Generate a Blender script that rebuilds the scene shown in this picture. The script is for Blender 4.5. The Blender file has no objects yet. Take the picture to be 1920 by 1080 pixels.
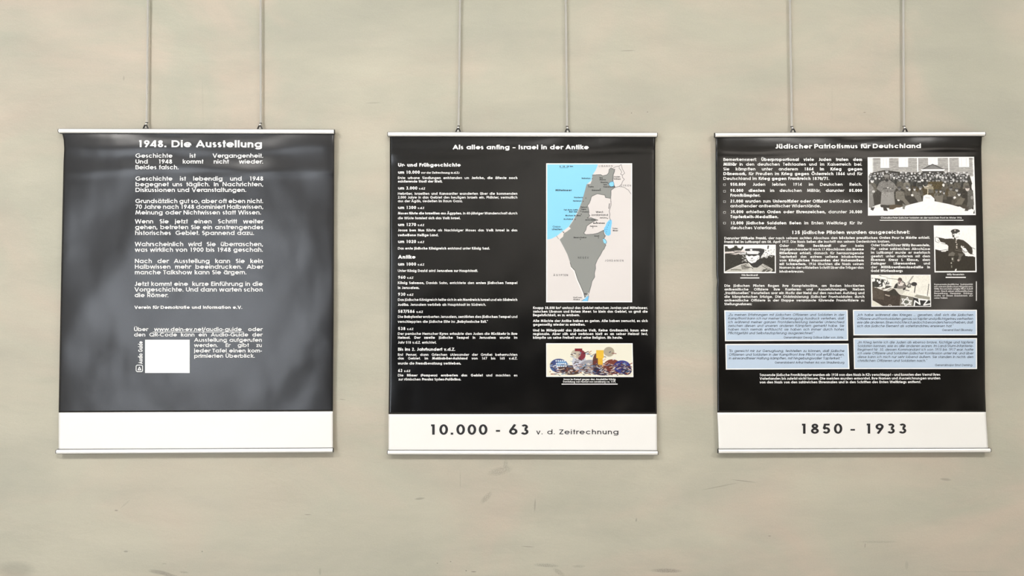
import bpy, math, random
import numpy as np
from mathutils import Vector

# ------------------------------------------------------------------ camera, world, lights, exposure
SC = bpy.context.scene
COL = SC.collection
D = 2.0            # camera distance from the wall (m)
S = 700.0          # photograph pixels per metre on the wall
EYE = 1.5
cam_d = bpy.data.cameras.new('camera'); cam = bpy.data.objects.new('camera', cam_d)
COL.objects.link(cam); cam.location = (0, -D, EYE); cam.rotation_euler = (math.pi/2, 0, 0)
cam_d.sensor_width = 36.0; cam_d.lens = 36.0 * D / (1920.0 / S); cam_d.clip_start = 0.01
SC.camera = cam
SC.view_settings.view_transform = 'Standard'; SC.view_settings.look = 'None'
SC.view_settings.gamma = 1.0; SC.view_settings.use_curve_mapping = False
SC.view_settings.exposure = 0.23
world = bpy.data.worlds.new('world'); SC.world = world; world.use_nodes = True
world.node_tree.nodes['Background'].inputs[0].default_value = (0.62, 0.72, 0.9, 1)
world.node_tree.nodes['Background'].inputs[1].default_value = 0.25

def area(name, loc, rot, sx, sy, power, col):
    l = bpy.data.lights.new(name, 'AREA'); l.shape = 'RECTANGLE'; l.size = sx; l.size_y = sy
    l.energy = power; l.color = col
    o = bpy.data.objects.new(name, l); COL.objects.link(o); o.location = loc; o.rotation_euler = rot
    return o
# daylight comes through the glazed garden door (left) and the curtained high window (right) in the wall behind
# the camera: their panes are built with the room below and glow at these strengths
DOOR_SKY, WINDOW_SKY = 6.2, 2.1
# ceiling lamps of the exhibition room, tilted towards the wall
TILT = math.radians(34)
for lx, lw in ((-1.9, 27.5), (0.0, 19.5), (1.9, 22)):
    area('ceiling_lamp_light', (lx, -2.2, 3.08), (TILT, 0, 0), 0.6, 0.3, lw, (1.0, 0.965, 0.925))
area('ceiling_lamp_light', (0.6, -4.5, 3.08), (-TILT, 0, 0), 1.6, 0.3, 22, (1.0, 0.965, 0.925))  # added lamp, brightens the rear wall that the banner film mirrors

# ------------------------------------------------------------------ helpers
def lin(c):
    return tuple(((v/255.0)/12.92 if v/255.0 <= 0.04045 else ((v/255.0+0.055)/1.055)**2.4) for v in c)

def W(px, py, d):
    """a point seen at pixel (px, py) of the front view, lying d metres in front of the wall"""
    k = (D - d) / D / S
    return ((px-960.0)*k, -d, EYE - (py-540.0)*k)

def mat(name, col, rough=0.5, metal=0.0, spec=0.5, ior=1.5, bump=None, vary=None, coat=0.0):
    m = bpy.data.materials.new(name); m.use_nodes = True
    nt = m.node_tree; b = nt.nodes['Principled BSDF']
    b.inputs['Base Color'].default_value = (*col, 1); b.inputs['Roughness'].default_value = rough
    b.inputs['Metallic'].default_value = metal; b.inputs['Specular IOR Level'].default_value = spec
    b.inputs['IOR'].default_value = ior; b.inputs['Coat Weight'].default_value = coat
    tc = nt.nodes.new('ShaderNodeTexCoord')
    if bump:
        sc_, st, dist = bump
        n = nt.nodes.new('ShaderNodeTexNoise'); n.inputs['Scale'].default_value = sc_; n.inputs['Detail'].default_value = 4
        nt.links.new(tc.outputs['Object'], n.inputs['Vector'])
        bp = nt.nodes.new('ShaderNodeBump'); bp.inputs['Strength'].default_value = st; bp.inputs['Distance'].default_value = dist
        nt.links.new(n.outputs['Fac'], bp.inputs['Height']); nt.links.new(bp.outputs['Normal'], b.inputs['Normal'])
    if vary:
        sc_, amt = vary
        n = nt.nodes.new('ShaderNodeTexNoise'); n.inputs['Scale'].default_value = sc_; n.inputs['Detail'].default_value = 5
        nt.links.new(tc.outputs['Object'], n.inputs['Vector'])
        mr = nt.nodes.new('ShaderNodeMapRange'); mr.inputs['To Min'].default_value = max(0, rough-amt); mr.inputs['To Max'].default_value = rough+amt
        nt.links.new(n.outputs['Fac'], mr.inputs['Value']); nt.links.new(mr.outputs['Result'], b.inputs['Roughness'])
    return m

def mesh_obj(name, verts, faces, m, parent=None, origin=(0, 0, 0), smooth=False):
    me = bpy.data.meshes.new(name)
    v = np.asarray(verts, dtype=np.float64) - np.asarray(origin)
    if isinstance(faces, np.ndarray):
        nf, k = faces.shape
        me.vertices.add(len(v)); me.vertices.foreach_set('co', v.astype(np.float32).ravel())
        me.loops.add(nf*k); me.loops.foreach_set('vertex_index', faces.astype(np.int32).ravel())
        me.polygons.add(nf); me.polygons.foreach_set('loop_start', np.arange(0, nf*k, k, dtype=np.int32))
        me.polygons.foreach_set('loop_total', np.full(nf, k, dtype=np.int32))
        me.update(calc_edges=True)
    else:
        me.from_pydata([tuple(p) for p in v], [], [tuple(f) for f in faces]); me.update()
    if smooth:
        me.polygons.foreach_set('use_smooth', np.ones(len(me.polygons), dtype=bool))
    me.materials.append(m)
    o = bpy.data.objects.new(name, me); COL.objects.link(o)
    if parent is not None: o.parent = parent
    return o

def tag(o, label=None, cat=None, group=None, kind=None):
    if label: o['label'] = label
    if cat: o['category'] = cat
    if group: o['group'] = group
    if kind: o['kind'] = kind
    return o

def box(x0, x1, y0, y1, z0, z1):
    v = [(x, y, z) for x in (x0, x1) for y in (y0, y1) for z in (z0, z1)]
    f = [(0, 1, 3, 2), (4, 6, 7, 5), (0, 4, 5, 1), (2, 3, 7, 6), (0, 2, 6, 4), (1, 5, 7, 3)]
    return v, f

def merge(parts):
    V, F = [], []
    for v, f in parts:
        n = len(V); V += [tuple(p) for p in v]; F += [tuple(i+n for i in q) for q in f]
    return V, F

def tube(pts, r, n=12, caps=True):
    """a tube along the points; r is one radius or one per point"""
    pts = [Vector(p) for p in pts]; rs = r if hasattr(r, '__len__') else [r]*len(pts)
    V, F = [], []
    ref = Vector((0, 1, 0))
    for i, p in enumerate(pts):
        a = pts[max(0, i-1)]; b = pts[min(len(pts)-1, i+1)]
        t = (b-a).normalized()
        if abs(t.dot(ref)) > 0.95: ref = Vector((1, 0, 0))
        u = t.cross(ref).normalized(); w = t.cross(u).normalized()
        for k in range(n):
            q = 2*math.pi*k/n
            V.append(tuple(p + u*math.cos(q)*rs[i] + w*math.sin(q)*rs[i]))
    for i in range(len(pts)-1):
        for k in range(n):
            F.append((i*n+k, i*n+(k+1) % n, (i+1)*n+(k+1) % n, (i+1)*n+k))
    if caps:
        F.append(tuple(range(n))); F.append(tuple(range((len(pts)-1)*n, len(pts)*n)))
    return V, F

def sweep(profile, p0, p1):
    """extrude a closed (y, z) profile from point p0 to p1 (offsets added to each)"""
    n = len(profile); V = []
    for p in (p0, p1):
        V += [(p[0], p[1]+a, p[2]+b) for a, b in profile]
    F = [(i, (i+1) % n, n+(i+1) % n, n+i) for i in range(n)] + [tuple(range(n)), tuple(range(n, 2*n))]
    return V, F

# ------------------------------------------------------------------ materials
SHEET_BUMP = (9.0, 0.35, 0.012)
def sheet_material(name, col, rough, bump_amt, seed, stretch=(1.0, 1.0, 1.0), spec=0.5):
    """glossy printed banner film with soft dents from being rolled and handled"""
    m = mat(name, col, rough=rough, spec=spec)
    nt = m.node_tree; b = nt.nodes['Principled BSDF']
    tc = nt.nodes.new('ShaderNodeTexCoord')
    mp = nt.nodes.new('ShaderNodeMapping'); mp.inputs['Location'].default_value = (seed, seed*1.7, seed*0.6)
    mp.inputs['Scale'].default_value = stretch
    nt.links.new(tc.outputs['Object'], mp.inputs['Vector'])
    n1 = nt.nodes.new('ShaderNodeTexNoise'); n1.inputs['Scale'].default_value = 7; n1.inputs['Detail'].default_value = 1.5
    n1.inputs['Roughness'].default_value = 0.4; n1.inputs['Distortion'].default_value = 0.15
    n2 = nt.nodes.new('ShaderNodeTexNoise'); n2.inputs['Scale'].default_value = 900; n2.inputs['Detail'].default_value = 1
    for n in (n1, n2): nt.links.new(mp.outputs['Vector'], n.inputs['Vector'])
    b1 = nt.nodes.new('ShaderNodeBump'); b1.inputs['Strength'].default_value = 1.0; b1.inputs['Distance'].default_value = bump_amt
    b2 = nt.nodes.new('ShaderNodeBump'); b2.inputs['Strength'].default_value = 0.12; b2.inputs['Distance'].default_value = 0.00008
    nt.links.new(n1.outputs['Fac'], b1.inputs['Height']); nt.links.new(n2.outputs['Fac'], b2.inputs['Height'])
    nt.links.new(b1.outputs['Normal'], b2.inputs['Normal']); nt.links.new(b2.outputs['Normal'], b.inputs['Normal'])
    return m
M_black = [sheet_material('black_print_film_a', (0.010, 0.010, 0.011), 0.27, 0.0066, 3.1, (1.0, 1, 0.8)),
           sheet_material('black_print_film_b', (0.0025, 0.0025, 0.0028), 0.17, 0.0038, 8.4, (1.2, 1, 0.7), .62),
           sheet_material('black_print_film_c', (0.0025, 0.0023, 0.0020), 0.19, 0.0045, 14.9, (1.0, 1, 0.8), .6)]
M_white = mat('white_print_film', (0.84, 0.835, 0.81), rough=0.4)
M_ink_white = mat('white_lettering', (0.88, 0.88, 0.87), rough=0.45)
M_ink_black = mat('black_lettering', (0.012, 0.012, 0.014), rough=0.5)
M_ink_navy = mat('dark_blue_lettering', (0.03, 0.038, 0.06), rough=0.5)
M_quote = mat('light_blue_print', lin((186, 204, 224)), rough=0.4)
M_alu = mat('silver_aluminium', (0.95, 0.95, 0.94), rough=0.38, metal=0.45, bump=(400, 0.05, 0.0005))
M_dark = mat('black_anodised_metal', (0.02, 0.02, 0.02), rough=0.35, metal=0.3, vary=(60, 0.1))
M_steel = mat('polished_steel_rod', (0.92, 0.91, 0.88), rough=0.3, metal=0.62, vary=(80, 0.06))
M_plug = mat('steel_hook', (0.75, 0.75, 0.75), rough=0.25, metal=1.0, vary=(90, 0.08))

M_print = bpy.data.materials.new('colour_print'); M_print.use_nodes = True
_b = M_print.node_tree.nodes['Principled BSDF']; _b.inputs['Roughness'].default_value = 0.4
_a = M_print.node_tree.nodes.new('ShaderNodeVertexColor'); _a.layer_name = 'ink'
M_print.node_tree.links.new(_a.outputs['Color'], _b.inputs['Base Color'])

def wall_material():
    m = mat('mottled_beige_plaster', (0.5, 0.46, 0.38), rough=0.75)
    nt = m.node_tree; b = nt.nodes['Principled BSDF']; L = nt.links
    b.inputs['Specular IOR Level'].default_value = 0.3
    tc = nt.nodes.new('ShaderNodeTexCoord')
    def noise(scale, detail, rough, dist, loc, stretch):
        mp = nt.nodes.new('ShaderNodeMapping'); mp.inputs['Location'].default_value = loc; mp.inputs['Scale'].default_value = stretch
        L.new(tc.outputs['Object'], mp.inputs['Vector'])
        n = nt.nodes.new('ShaderNodeTexNoise'); n.inputs['Scale'].default_value = scale; n.inputs['Detail'].default_value = detail
        n.inputs['Roughness'].default_value = rough; n.inputs['Distortion'].default_value = dist
        L.new(mp.outputs['Vector'], n.inputs['Vector']); return n.outputs['Fac']
    def rng(v, a, b_, c, d):
        r = nt.nodes.new('ShaderNodeMapRange'); r.inputs['From Min'].default_value = a; r.inputs['From Max'].default_value = b_
        r.inputs['To Min'].default_value = c; r.inputs['To Max'].default_value = d; L.new(v, r.inputs['Value']); return r.outputs['Result']
    def mix(f, A, B, mode='MIX'):
        x = nt.nodes.new('ShaderNodeMix'); x.data_type = 'RGBA'; x.blend_type = mode
        if hasattr(f, 'is_linked'): L.new(f, x.inputs[0])
        else: x.inputs[0].default_value = f
        for s_, i in ((A, 6), (B, 7)):
            if isinstance(s_, tuple): x.inputs[i].default_value = (*s_, 1)
            else: L.new(s_, x.inputs[i])
        return x.outputs[2]
    # trowelled base: warm sand to grey-green, with pink clouds
    c = mix(rng(noise(1.3, 4, 0.5, 0.6, (3, 1, 7), (1, 1, 1.5)), 0.35, 0.65, 0, 1), WALL_A, WALL_B)
    c = mix(rng(noise(1.7, 5, 0.55, 0.9, (11, 5, 2), (1, 1, 1.7)), 0.46, 0.64, 0, 0.85), c, WALL_C)
    c = mix(rng(noise(2.2, 5, 0.6, 0.4, (21, 9, 4), (0.8, 1, 2.2)), 0.45, 0.72, 0, 0.5), c, WALL_D)
    # horizontal trowel strokes and fine grain
    c = mix(1.0, c, rng(noise(5.0, 6, 0.62, 0.5, (2, 2, 2), (0.7, 1, 2.6)), 0.25, 0.75, 0.945, 1.055), 'MULTIPLY')
    c = mix(1.0, c, rng(noise(260, 3, 0.7, 0, (0, 0, 0), (1, 1, 1)), 0.2, 0.8, 0.95, 1.05), 'MULTIPLY')
    # scuffs and pencil-like scratches left on the plaster: x, z, half width, half height, tilt, strength, grain scale
    sep = nt.nodes.new('ShaderNodeSeparateXYZ'); L.new(tc.outputs['Object'], sep.inputs[0])
    def mth(op, a, b_=None, c_=None):
        x = nt.nodes.new('ShaderNodeMath'); x.operation = op
        for i, q in enumerate((a, b_, c_)):
            if q is None: continue
            if isinstance(q, (int, float)): x.inputs[i].default_value = q
            else: L.new(q, x.inputs[i])
        return x.outputs[0]
    grain = {}
    for (px, py, hw, hh, tilt, st, gs) in SCUFFS:
        X, _, Z = W(px, py, 0)
        dx = mth('SUBTRACT', sep.outputs[0], X); dz = mth('SUBTRACT', sep.outputs[2], Z)
        dz = mth('ADD', dz, mth('MULTIPLY', dx, tilt))
        e = mth('ADD', mth('POWER', mth('ABSOLUTE', mth('DIVIDE', dx, hw/S)), 2.0), mth('POWER', mth('ABSOLUTE', mth('DIVIDE', dz, hh/S)), 2.0))
        body = rng(e, 0.2, 1.0, 1.0, 0.0)
        if gs:
            if gs not in grain: grain[gs] = rng(noise(gs, 3, 0.7, 0.2, (7, 3, 1), (1, 1, 1.8)), 0.47, 0.56, 0, 1)
            body = mth('MULTIPLY', body, grain[gs])
        c = mix(mth('MULTIPLY', body, st), c, (0.10, 0.095, 0.085))
    L.new(c, b.inputs['Base Color'])
    bp = nt.nodes.new('ShaderNodeBump'); bp.inputs['Strength'].default_value = 0.5; bp.inputs['Distance'].default_value = 0.0012
    L.new(noise(45, 6, 0.6, 0.3, (4, 4, 4), (0.8, 1, 1.6)), bp.inputs['Height']); L.new(bp.outputs['Normal'], b.inputs['Normal'])
    return m
WALL_A = lin((187, 183, 167)); WALL_B = lin((173, 172, 157)); WALL_C = lin((191, 179, 164)); WALL_D = lin((162, 161, 149))
SCUFFS = [(298, 1073, 22, 5, 0.15, 0.8, 500), (325, 1082, 26, 6, 0.35, 0.85, 500), (345, 1073, 10, 2.5, 0.1, 0.5, 500),
          (1025, 1060, 26, 4, 0.05, 0.6, 500), (1048, 1073, 12, 6, 0.5, 0.5, 500), (1085, 1062, 14, 3, 0, 0.4, 500),
          (1250, 1070, 32, 4.5, 0.02, 0.8, 500), (938, 883, 26, 9, -0.2, 0.45, 420), (948, 870, 5, 10, 0, 0.4, 420),
          (912, 933, 12, 8, -0.8, 0.5, 420), (787, 935, 11, 2.5, -0.1, 0.35, 0), (1003, 947, 2.0, 13, -3, 0.3, 0),
          (888, 1072, 6, 0.8, 0, 0.85, 0), (874, 1070, 1.3, 1, 0, 0.9, 0), (845, 1053, 1.2, 1, 0, 0.8, 0), (820, 1056, 1.5, 1, 0, 0.7, 0),
          (863, 900, 1.2, 22, 0, 0.3, 420), (577, 965, 8, 0.7, 0, 0.6, 0), (218, 957, 4, 1.5, 0, 0.5, 0), (235, 945, 10, 2, -0.9, 0.35, 420),
          (308, 1057, 5, 1.2, 0, 0.5, 420), (379, 1034, 1.4, 1.6, 0, 0.6, 0), (236, 1034, 5, 1.8, 0, 0.45, 0), (990, 1025, 14, 0.8, 0.04, 0.45, 0),
          (1395, 902, 26, 1.0, 0.12, 0.4, 0), (1350, 912, 40, 1.4, -0.2, 0.25, 0), (1645, 1016, 45, 2.5, 0, 0.30, 420), (1622, 1023, 1.0, 5, -2, 0.45, 0),
          (1773, 899, 12, 3, 0.1, 0.3, 0), (1443, 1005, 3, 0.8, 0, 0.6, 0), (1621, 211, 3, 0.7, 0, 0.7, 0), (1184, 212, 1.2, 1, 0, 0.7, 0),
          (1214, 210, 1.2, 1, 0, 0.7, 0), (1177, 95, 16, 1.2, -0.03, 0.35, 0), (700, 193, 16, 1.0, -0.03, 0.3, 0), (642, 749, 7, 0.7, 0.08, 0.5, 0),
          (232, 147, 2, 5, 0, 0.25, 0), (1700, 1060, 4, 9, 0, 0.15, 0), (1818, 1072, 60, 1, 0, 0.15, 0), (1193, 975, 2, 4, -0.5, 0.35, 0),
          (30, 1068, 40, 18, 0, 0.22, 0), (600, 1072, 3, 8, 0, 0.2, 0), (1560, 195, 2, 45, 0, 0.05, 0), (380, 190, 2.2, 45, 8, 0.06, 0)]

# ------------------------------------------------------------------ the room
M_wall = wall_material()
M_plain = mat('plain_light_plaster', (0.75, 0.73, 0.69), rough=0.8, bump=(30, 0.3, 0.002))
M_dado = mat('dark_wood_panelling', (0.012, 0.009, 0.007), rough=0.6, bump=(20, 0.2, 0.001))
M_ceil = mat('white_ceiling_paint', (0.75, 0.74, 0.72), rough=0.85, bump=(60, 0.2, 0.001))
M_floor = mat('pale_polished_screed_floor', (0.55, 0.515, 0.455), rough=0.45, bump=(15, 0.2, 0.001))
M_frame = mat('grey_window_frame', (0.12, 0.12, 0.12), rough=0.4, vary=(20, 0.05))
XR, YB, ZC = 5.2, -6.0, 3.2
def struct(name, vf, m):
    o = mesh_obj(name, vf[0], vf[1], m); o['kind'] = 'structure'; return o
struct('wall_front', box(-XR, XR, 0.0, 0.15, -0.0, ZC), M_wall)
struct('floor', box(-XR-.15, XR+.15, YB-.15, 0.15, -0.12, 0.0), M_floor)
struct('ceiling', box(-XR-.15, XR+.15, YB-.15, 0.15, ZC, ZC+.12), M_ceil)
struct('wall_left', box(-XR-.15, -XR, YB, 0.0, 0, ZC), M_plain)
struct('wall_right', box(XR, XR+.15, YB, 0.0, 0, ZC), M_plain)
bw = [box(-XR, -4.5, YB-.15, YB, 0, ZC), box(-4.5, -2.1, YB-.15, YB, 2.43, ZC), box(-4.5, -2.1, YB-.15, YB, 0, 0.06),
      box(-2.1, 2.1, YB-.15, YB, 0, ZC), box(2.1, 4.8, YB-.15, YB, 0, 1.25), box(2.1, 4.8, YB-.15, YB, 2.65, ZC), box(4.8, XR, YB-.15, YB, 0, ZC)]
struct('wall_back', merge(bw), M_plain)
struct('trim_1', merge([box(-2.05, XR, YB, YB+.02, 0, 1.2), box(-2.05, XR, YB, YB+.035, 1.2, 1.24)]), M_dado)
def window_frame(name, x0, x1, z0, z1, mull):
    f = 0.05; y0, y1 = YB-.06, YB+.02
    p = [box(x0, x0+f, y0, y1, z0, z1), box(x1-f, x1, y0, y1, z0, z1), box(x0+f, x1-f, y0, y1, z0, z0+f), box(x0+f, x1-f, y0, y1, z1-f, z1)]
    for x in mull: p.append(box(x-.03, x+.03, YB-.05, YB+.015, z0+f, z1-f))
    return struct(name, merge(p), M_frame)
def glow(name, col, st):
    m = bpy.data.materials.new(name); m.use_nodes = True; b = m.node_tree.nodes['Principled BSDF']
    b.inputs['Base Color'].default_value = (.8, .8, .8, 1); b.inputs['Roughness'].default_value = .4
    b.inputs['Emission Color'].default_value = (*col, 1); b.inputs['Emission Strength'].default_value = st; return m
dr_ = window_frame('door_1', -4.5, -2.1, 0.06, 2.43, [-3.3])
wn_ = window_frame('window_1', 2.1, 4.8, 1.25, 2.65, [3.0, 3.9])
M_door_glow = glow('daylit_door_glass', (0.85, 0.91, 1.0), DOOR_SKY); M_win_glow = glow('daylit_curtained_glass', (1.0, 0.9, 0.80), WINDOW_SKY)
for par, m_, z0, z1, xs in ((dr_, M_door_glow, .11, 2.38, (-4.45, -3.33, -3.27, -2.15)), (wn_, M_win_glow, 1.3, 2.6, (2.15, 2.97, 3.03, 3.87, 3.93, 4.75))):
    for q in range(0, len(xs), 2):
        v, f = box(xs[q], xs[q+1], YB-.03, YB-.015, z0, z1); mesh_obj('pane', v, f, m_, par)
struct('trim_2', box(-XR, XR, -0.045, 0.0, 3.13, 3.16), M_alu)   # picture rail the rods hang from
for x, y0, tl, hw, lb in ((-1.9, -2.2, TILT, .30, 'above the left banner'), (0.0, -2.2, TILT, .30, 'above the middle banner'), (1.9, -2.2, TILT, .30, 'above the right banner'), (0.6, -4.5, -TILT, .80, 'added to brighten the rear wall')):  # last housing belongs to the added rear-wall light
    a_, b_ = hw+.01, hw+.04
    fr = [box(-b_, b_, -.19, -.16, -.03, .06), box(-b_, b_, .16, .19, -.03, .06), box(-b_, -a_, -.16, .16, -.03, .06), box(a_, b_, -.16, .16, -.03, .06), box(-a_, a_, -.16, .16, .03, .05)]
    v, f = merge(fr); c_, s_ = math.cos(tl), math.sin(tl)
    v = [(a, b*c_-c*s_, b*s_+c*c_) for a, b, c in v]
    v2, f2 = merge([(v, f)]+[box(q-.012, q+.012, -.012, .012, 0, .12) for q in (-hw*.7, hw*.7)])
    o = mesh_obj('ceiling_lamp', v2, f2, M_alu); o.location = (x, y0, 3.08)
    M_dif = bpy.data.materials.get('lamp_diffuser') or glow('lamp_diffuser', (1.0, .965, .925), 6.0)
    v = [(a, b*c_-c*s_, b*s_+c*c_) for a, b, c in box(-a_, a_, -.16, .16, .012, .02)[0]]; mesh_obj('diffuser', v, box(0, 1, 0, 1, 0, 1)[1], M_dif, o)
    tag(o, 'rectangular ceiling lamp behind the camera, ' + lb, 'lamp')

# ------------------------------------------------------------------ a geometric sans drawn with strokes (cap height 1)
def arc(cx, cy, rx, ry, a0, a1, q):
    n = max(2, int(abs(a1-a0)/360.0*q+0.999))
    return [(cx+rx*math.cos(math.radians(a0+(a1-a0)*i/n)), cy+ry*math.sin(math.radians(a0+(a1-a0)*i/n))) for i in range(n+1)]

def make_font(w, q):
    h = w/2; X = 0.75; A = 1.04; sb = 0.06; G = {}
    def add(ch, adv, *st): G[ch] = (adv, [list(s) for s in st])
    cx = sb+0.40; bx = 0.40-h; by = X/2-h; R = sb+0.80-h; Lf = sb+h; AD = 2*sb+0.80
    O_ = arc(cx, X/2, bx, by, 0, 360, q)
    dot = lambda x, y: [(x, y-h*1.05), (x, y+h*1.05)]
    add('o', AD, O_); add('a', AD, O_, [(R, 0), (R, X)]); add('d', AD, O_, [(R, 0), (R, A)])
    add('q', AD, O_, [(R, -0.27), (R, X)]); add('b', AD, O_, [(Lf, 0), (Lf, A)]); add('p', AD, O_, [(Lf, -0.27), (Lf, X)])
    add('g', AD, O_, [(R, X), (R, -0.02)] + arc(cx, -0.02, bx, 0.26-h, 0, -155, q)[1:])
    add('e', AD-.02, [(cx-bx, X/2-.0), (cx+bx, X/2)] + arc(cx, X/2, bx, by, 0, 322, q)[1:])
    add('c', AD-.06, arc(cx, X/2, bx, by, 42, 318, q))
    nw = 0.62; nr = nw/2-h; nx = sb+nw/2
    arch = lambda x0, ww: [(x0+h, X-ww/2-.0)] + arc(x0+ww/2, X-ww/2, ww/2-h, ww/2-h, 180, 0, q) + [(x0+ww-h, 0)]
    add('n', nw+2*sb-.0, [(Lf, 0), (Lf, X)], arch(sb, nw)); add('h', nw+2*sb, [(Lf, 0), (Lf, A)], arch(sb, nw))
    mw = 0.56
    add('m', 2*mw-w+2*sb, [(Lf, 0), (Lf, X)], arch(sb, mw), arch(sb+mw-w, mw))
    add('u', nw+2*sb, [(Lf, X)] + arc(nx, nw/2, nr, nw/2-h, 180, 360, q) + [(sb+nw-h, X)], [(sb+nw-h, 0), (sb+nw-h, X)])
    add('r', 0.33+sb+.04, [(Lf, 0), (Lf, X)], arc(sb+h+.26, X-.3, .26, .3-h, 180, 62, q))
    iw = w+2*sb
    add('i', iw, [(Lf, 0), (Lf, X)], dot(Lf, A-h-.01)); add('l', iw, [(Lf, 0), (Lf, A)])
    add('j', iw, [(Lf, X), (Lf, -.1), (Lf-.1, -.27+h)], dot(Lf, A-h-.01))
    tx = sb+.17
    add('t', .34+1.1*sb, [(tx, 0), (tx, 1.0)], [(tx-.17, X-h), (tx+.18, X-h)])
    add('f', .34+.9*sb, [(tx-.02, 0), (tx-.02, A-.2)] + arc(tx-.02+.17, A-.2, .17, .2-h, 180, 80, q)[1:], [(tx-.17, X-h), (tx+.18, X-h)])
    def S_(x, ww, H):
        ry = (H-2*h)/4; rx = ww/2-h; c = x+ww/2
        return arc(c, H/2+ry, rx, ry, 35, 270, q) + arc(c, H/2-ry, rx*1.04, ry, 90, -148, q)[1:]
    add('s', .42+2*sb, S_(sb, .42, X)); add('S', .56+2*sb, S_(sb, .56, 1.0))
    add('k', .56+1.6*sb, [(Lf, 0), (Lf, A)], [(Lf, .3), (sb+.50, X)], [(Lf+.14, .40), (sb+.54, 0)])
    add('v', .66+sb, [(sb*.5+h, X), (sb*.5+.33, 0), (sb*.5+.66-h, X)])
    add('w', 1.04+sb, [(sb*.5+h, X), (sb*.5+.27, 0), (sb*.5+.52, X), (sb*.5+.77, 0), (sb*.5+1.04-h, X)])
    add('x', .62+sb, [(sb*.5+h, 0), (sb*.5+.62-h, X)], [(sb*.5+h, X), (sb*.5+.62-h, 0)])
    add('y', .66+sb, [(sb*.5+h, X), (sb*.5+.34, .02)], [(sb*.5+.66-h, X), (sb*.5+.20, -.27)])
    add('z', .50+1.4*sb, [(sb*.7+.02, X-h), (sb*.7+.48-h*.5, X-h), (sb*.7+h*.9+.02, h), (sb*.7+.5, h)])
    add('ß', .58+2*sb, [(Lf, 0), (Lf, .80)] + arc(sb+.25, .80, .25-h, A-.80-h, 180, -20, q)[1:] + [(sb+.3, .58)] + arc(sb+.3, .30, .27-h, .30-h, 85, -110, q))
    # capitals
    add('A', 1.0+.4*sb, [(.2*sb+h, 0), (.2*sb+.5, 1-h*.45), (.2*sb+1.0-h, 0)], [(.2*sb+.22, .30), (.2*sb+.78, .30)])
    def bowl(x, y0, y1, ww): ry = (y1-y0)/2; return [(x, y1), (x+ww-ry*.95, y1)] + arc(x+ww-ry*.95, (y0+y1)/2, ry*.95, ry, 90, -90, q)[1:] + [(x, y0)]
    add('B', .66+1.7*sb, [(Lf, 0), (Lf, 1)], bowl(Lf, .53, 1-h, .55-h), bowl(Lf, h, .53, .64-h))
    add('C', 1.0+1.6*sb, arc(sb+.54, .5, .54-h, .5-h+.01, 42, 318, q))
    add('D', .88+2*sb, [(Lf, 0), (Lf, 1)], [(Lf, 1-h), (Lf+.3, 1-h)] + arc(Lf+.3, .5, .58-w, .5-h, 90, -90, q)[1:] + [(Lf, h)])
    add('E', .54+1.8*sb, [(Lf, 0), (Lf, 1)], [(Lf, 1-h), (sb+.54, 1-h)], [(Lf, .53), (sb+.53, .53)], [(Lf, h), (sb+.54, h)])
    add('F', .50+1.6*sb, [(Lf, 0), (Lf, 1)], [(Lf, 1-h), (sb+.50, 1-h)], [(Lf, .53), (sb+.48, .53)])
    add('G', 1.04+1.8*sb, arc(sb+.54, .5, .54-h, .5-h+.01, 45, 355, q), [(sb+.58, .46), (sb+1.08-h*.6, .46)])
    add('H', .76+2*sb, [(Lf, 0), (Lf, 1)], [(sb+.76-h, 0), (sb+.76-h, 1)], [(Lf, .54), (sb+.76-h, .54)])
    add('I', iw, [(Lf, 0), (Lf, 1)])
    add('J', .48+1.6*sb, [(sb*.5+.48-h, 1), (sb*.5+.48-h, .28)] + arc(sb*.5+.25, .28, .23-h, .28-h, 0, -160, q)[1:])
    add('K', .70+1.4*sb, [(Lf, 0), (Lf, 1)], [(Lf, .42), (sb+.62, 1)], [(Lf+.17, .56), (sb+.68, 0)])
    add('L', .46+1.4*sb, [(Lf, 0), (Lf, 1)], [(Lf, h), (sb+.46, h)])
    add('M', 1.06+1.8*sb, [(sb+h, 0), (sb+.14+h, 1), (sb+.53, .12), (sb+.92-h, 1), (sb+1.06-h, 0)])
    add('N', .80+2*sb, [(Lf, 0), (Lf, 1)], [(Lf, 1), (sb+.80-h, 0)], [(sb+.80-h, 0), (sb+.80-h, 1)])
    add('O', 1.08+1.6*sb, arc(sb+.54, .5, .54-h, .51-h, 0, 360, q))
    add('Q', 1.08+1.6*sb, arc(sb+.54, .5, .54-h, .51-h, 0, 360, q), [(sb+.6, .3), (sb+1.02, -.02)])
    add('P', .60+1.6*sb, [(Lf, 0), (Lf, 1)], bowl(Lf, .43, 1-h, .58-h))
    add('R', .64+1.5*sb, [(Lf, 0), (Lf, 1)], bowl(Lf, .44, 1-h, .58-h), [(Lf+.22, .44), (sb+.64-h*.6, 0)])
    add('T', .56+sb, [(sb*.5, 1-h), (sb*.5+.56, 1-h)], [(sb*.5+.28, 0), (sb*.5+.28, 1)])
    add('U', .74+2*sb, [(Lf, 1)] + arc(sb+.37, .37, .37-h, .37-h, 180, 360, q) + [(sb+.74-h, 1)])
    add('V', .90+.4*sb, [(.2*sb+h, 1), (.2*sb+.45, 0), (.2*sb+.9-h, 1)])
    add('W', 1.26+.4*sb, [(.2*sb+h, 1), (.2*sb+.32, 0), (.2*sb+.63, .97), (.2*sb+.94, 0), (.2*sb+1.26-h, 1)])
    add('X', .8+.4*sb, [(.2*sb+h, 0), (.2*sb+.8-h, 1)], [(.2*sb+h, 1), (.2*sb+.8-h, 0)])
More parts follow.
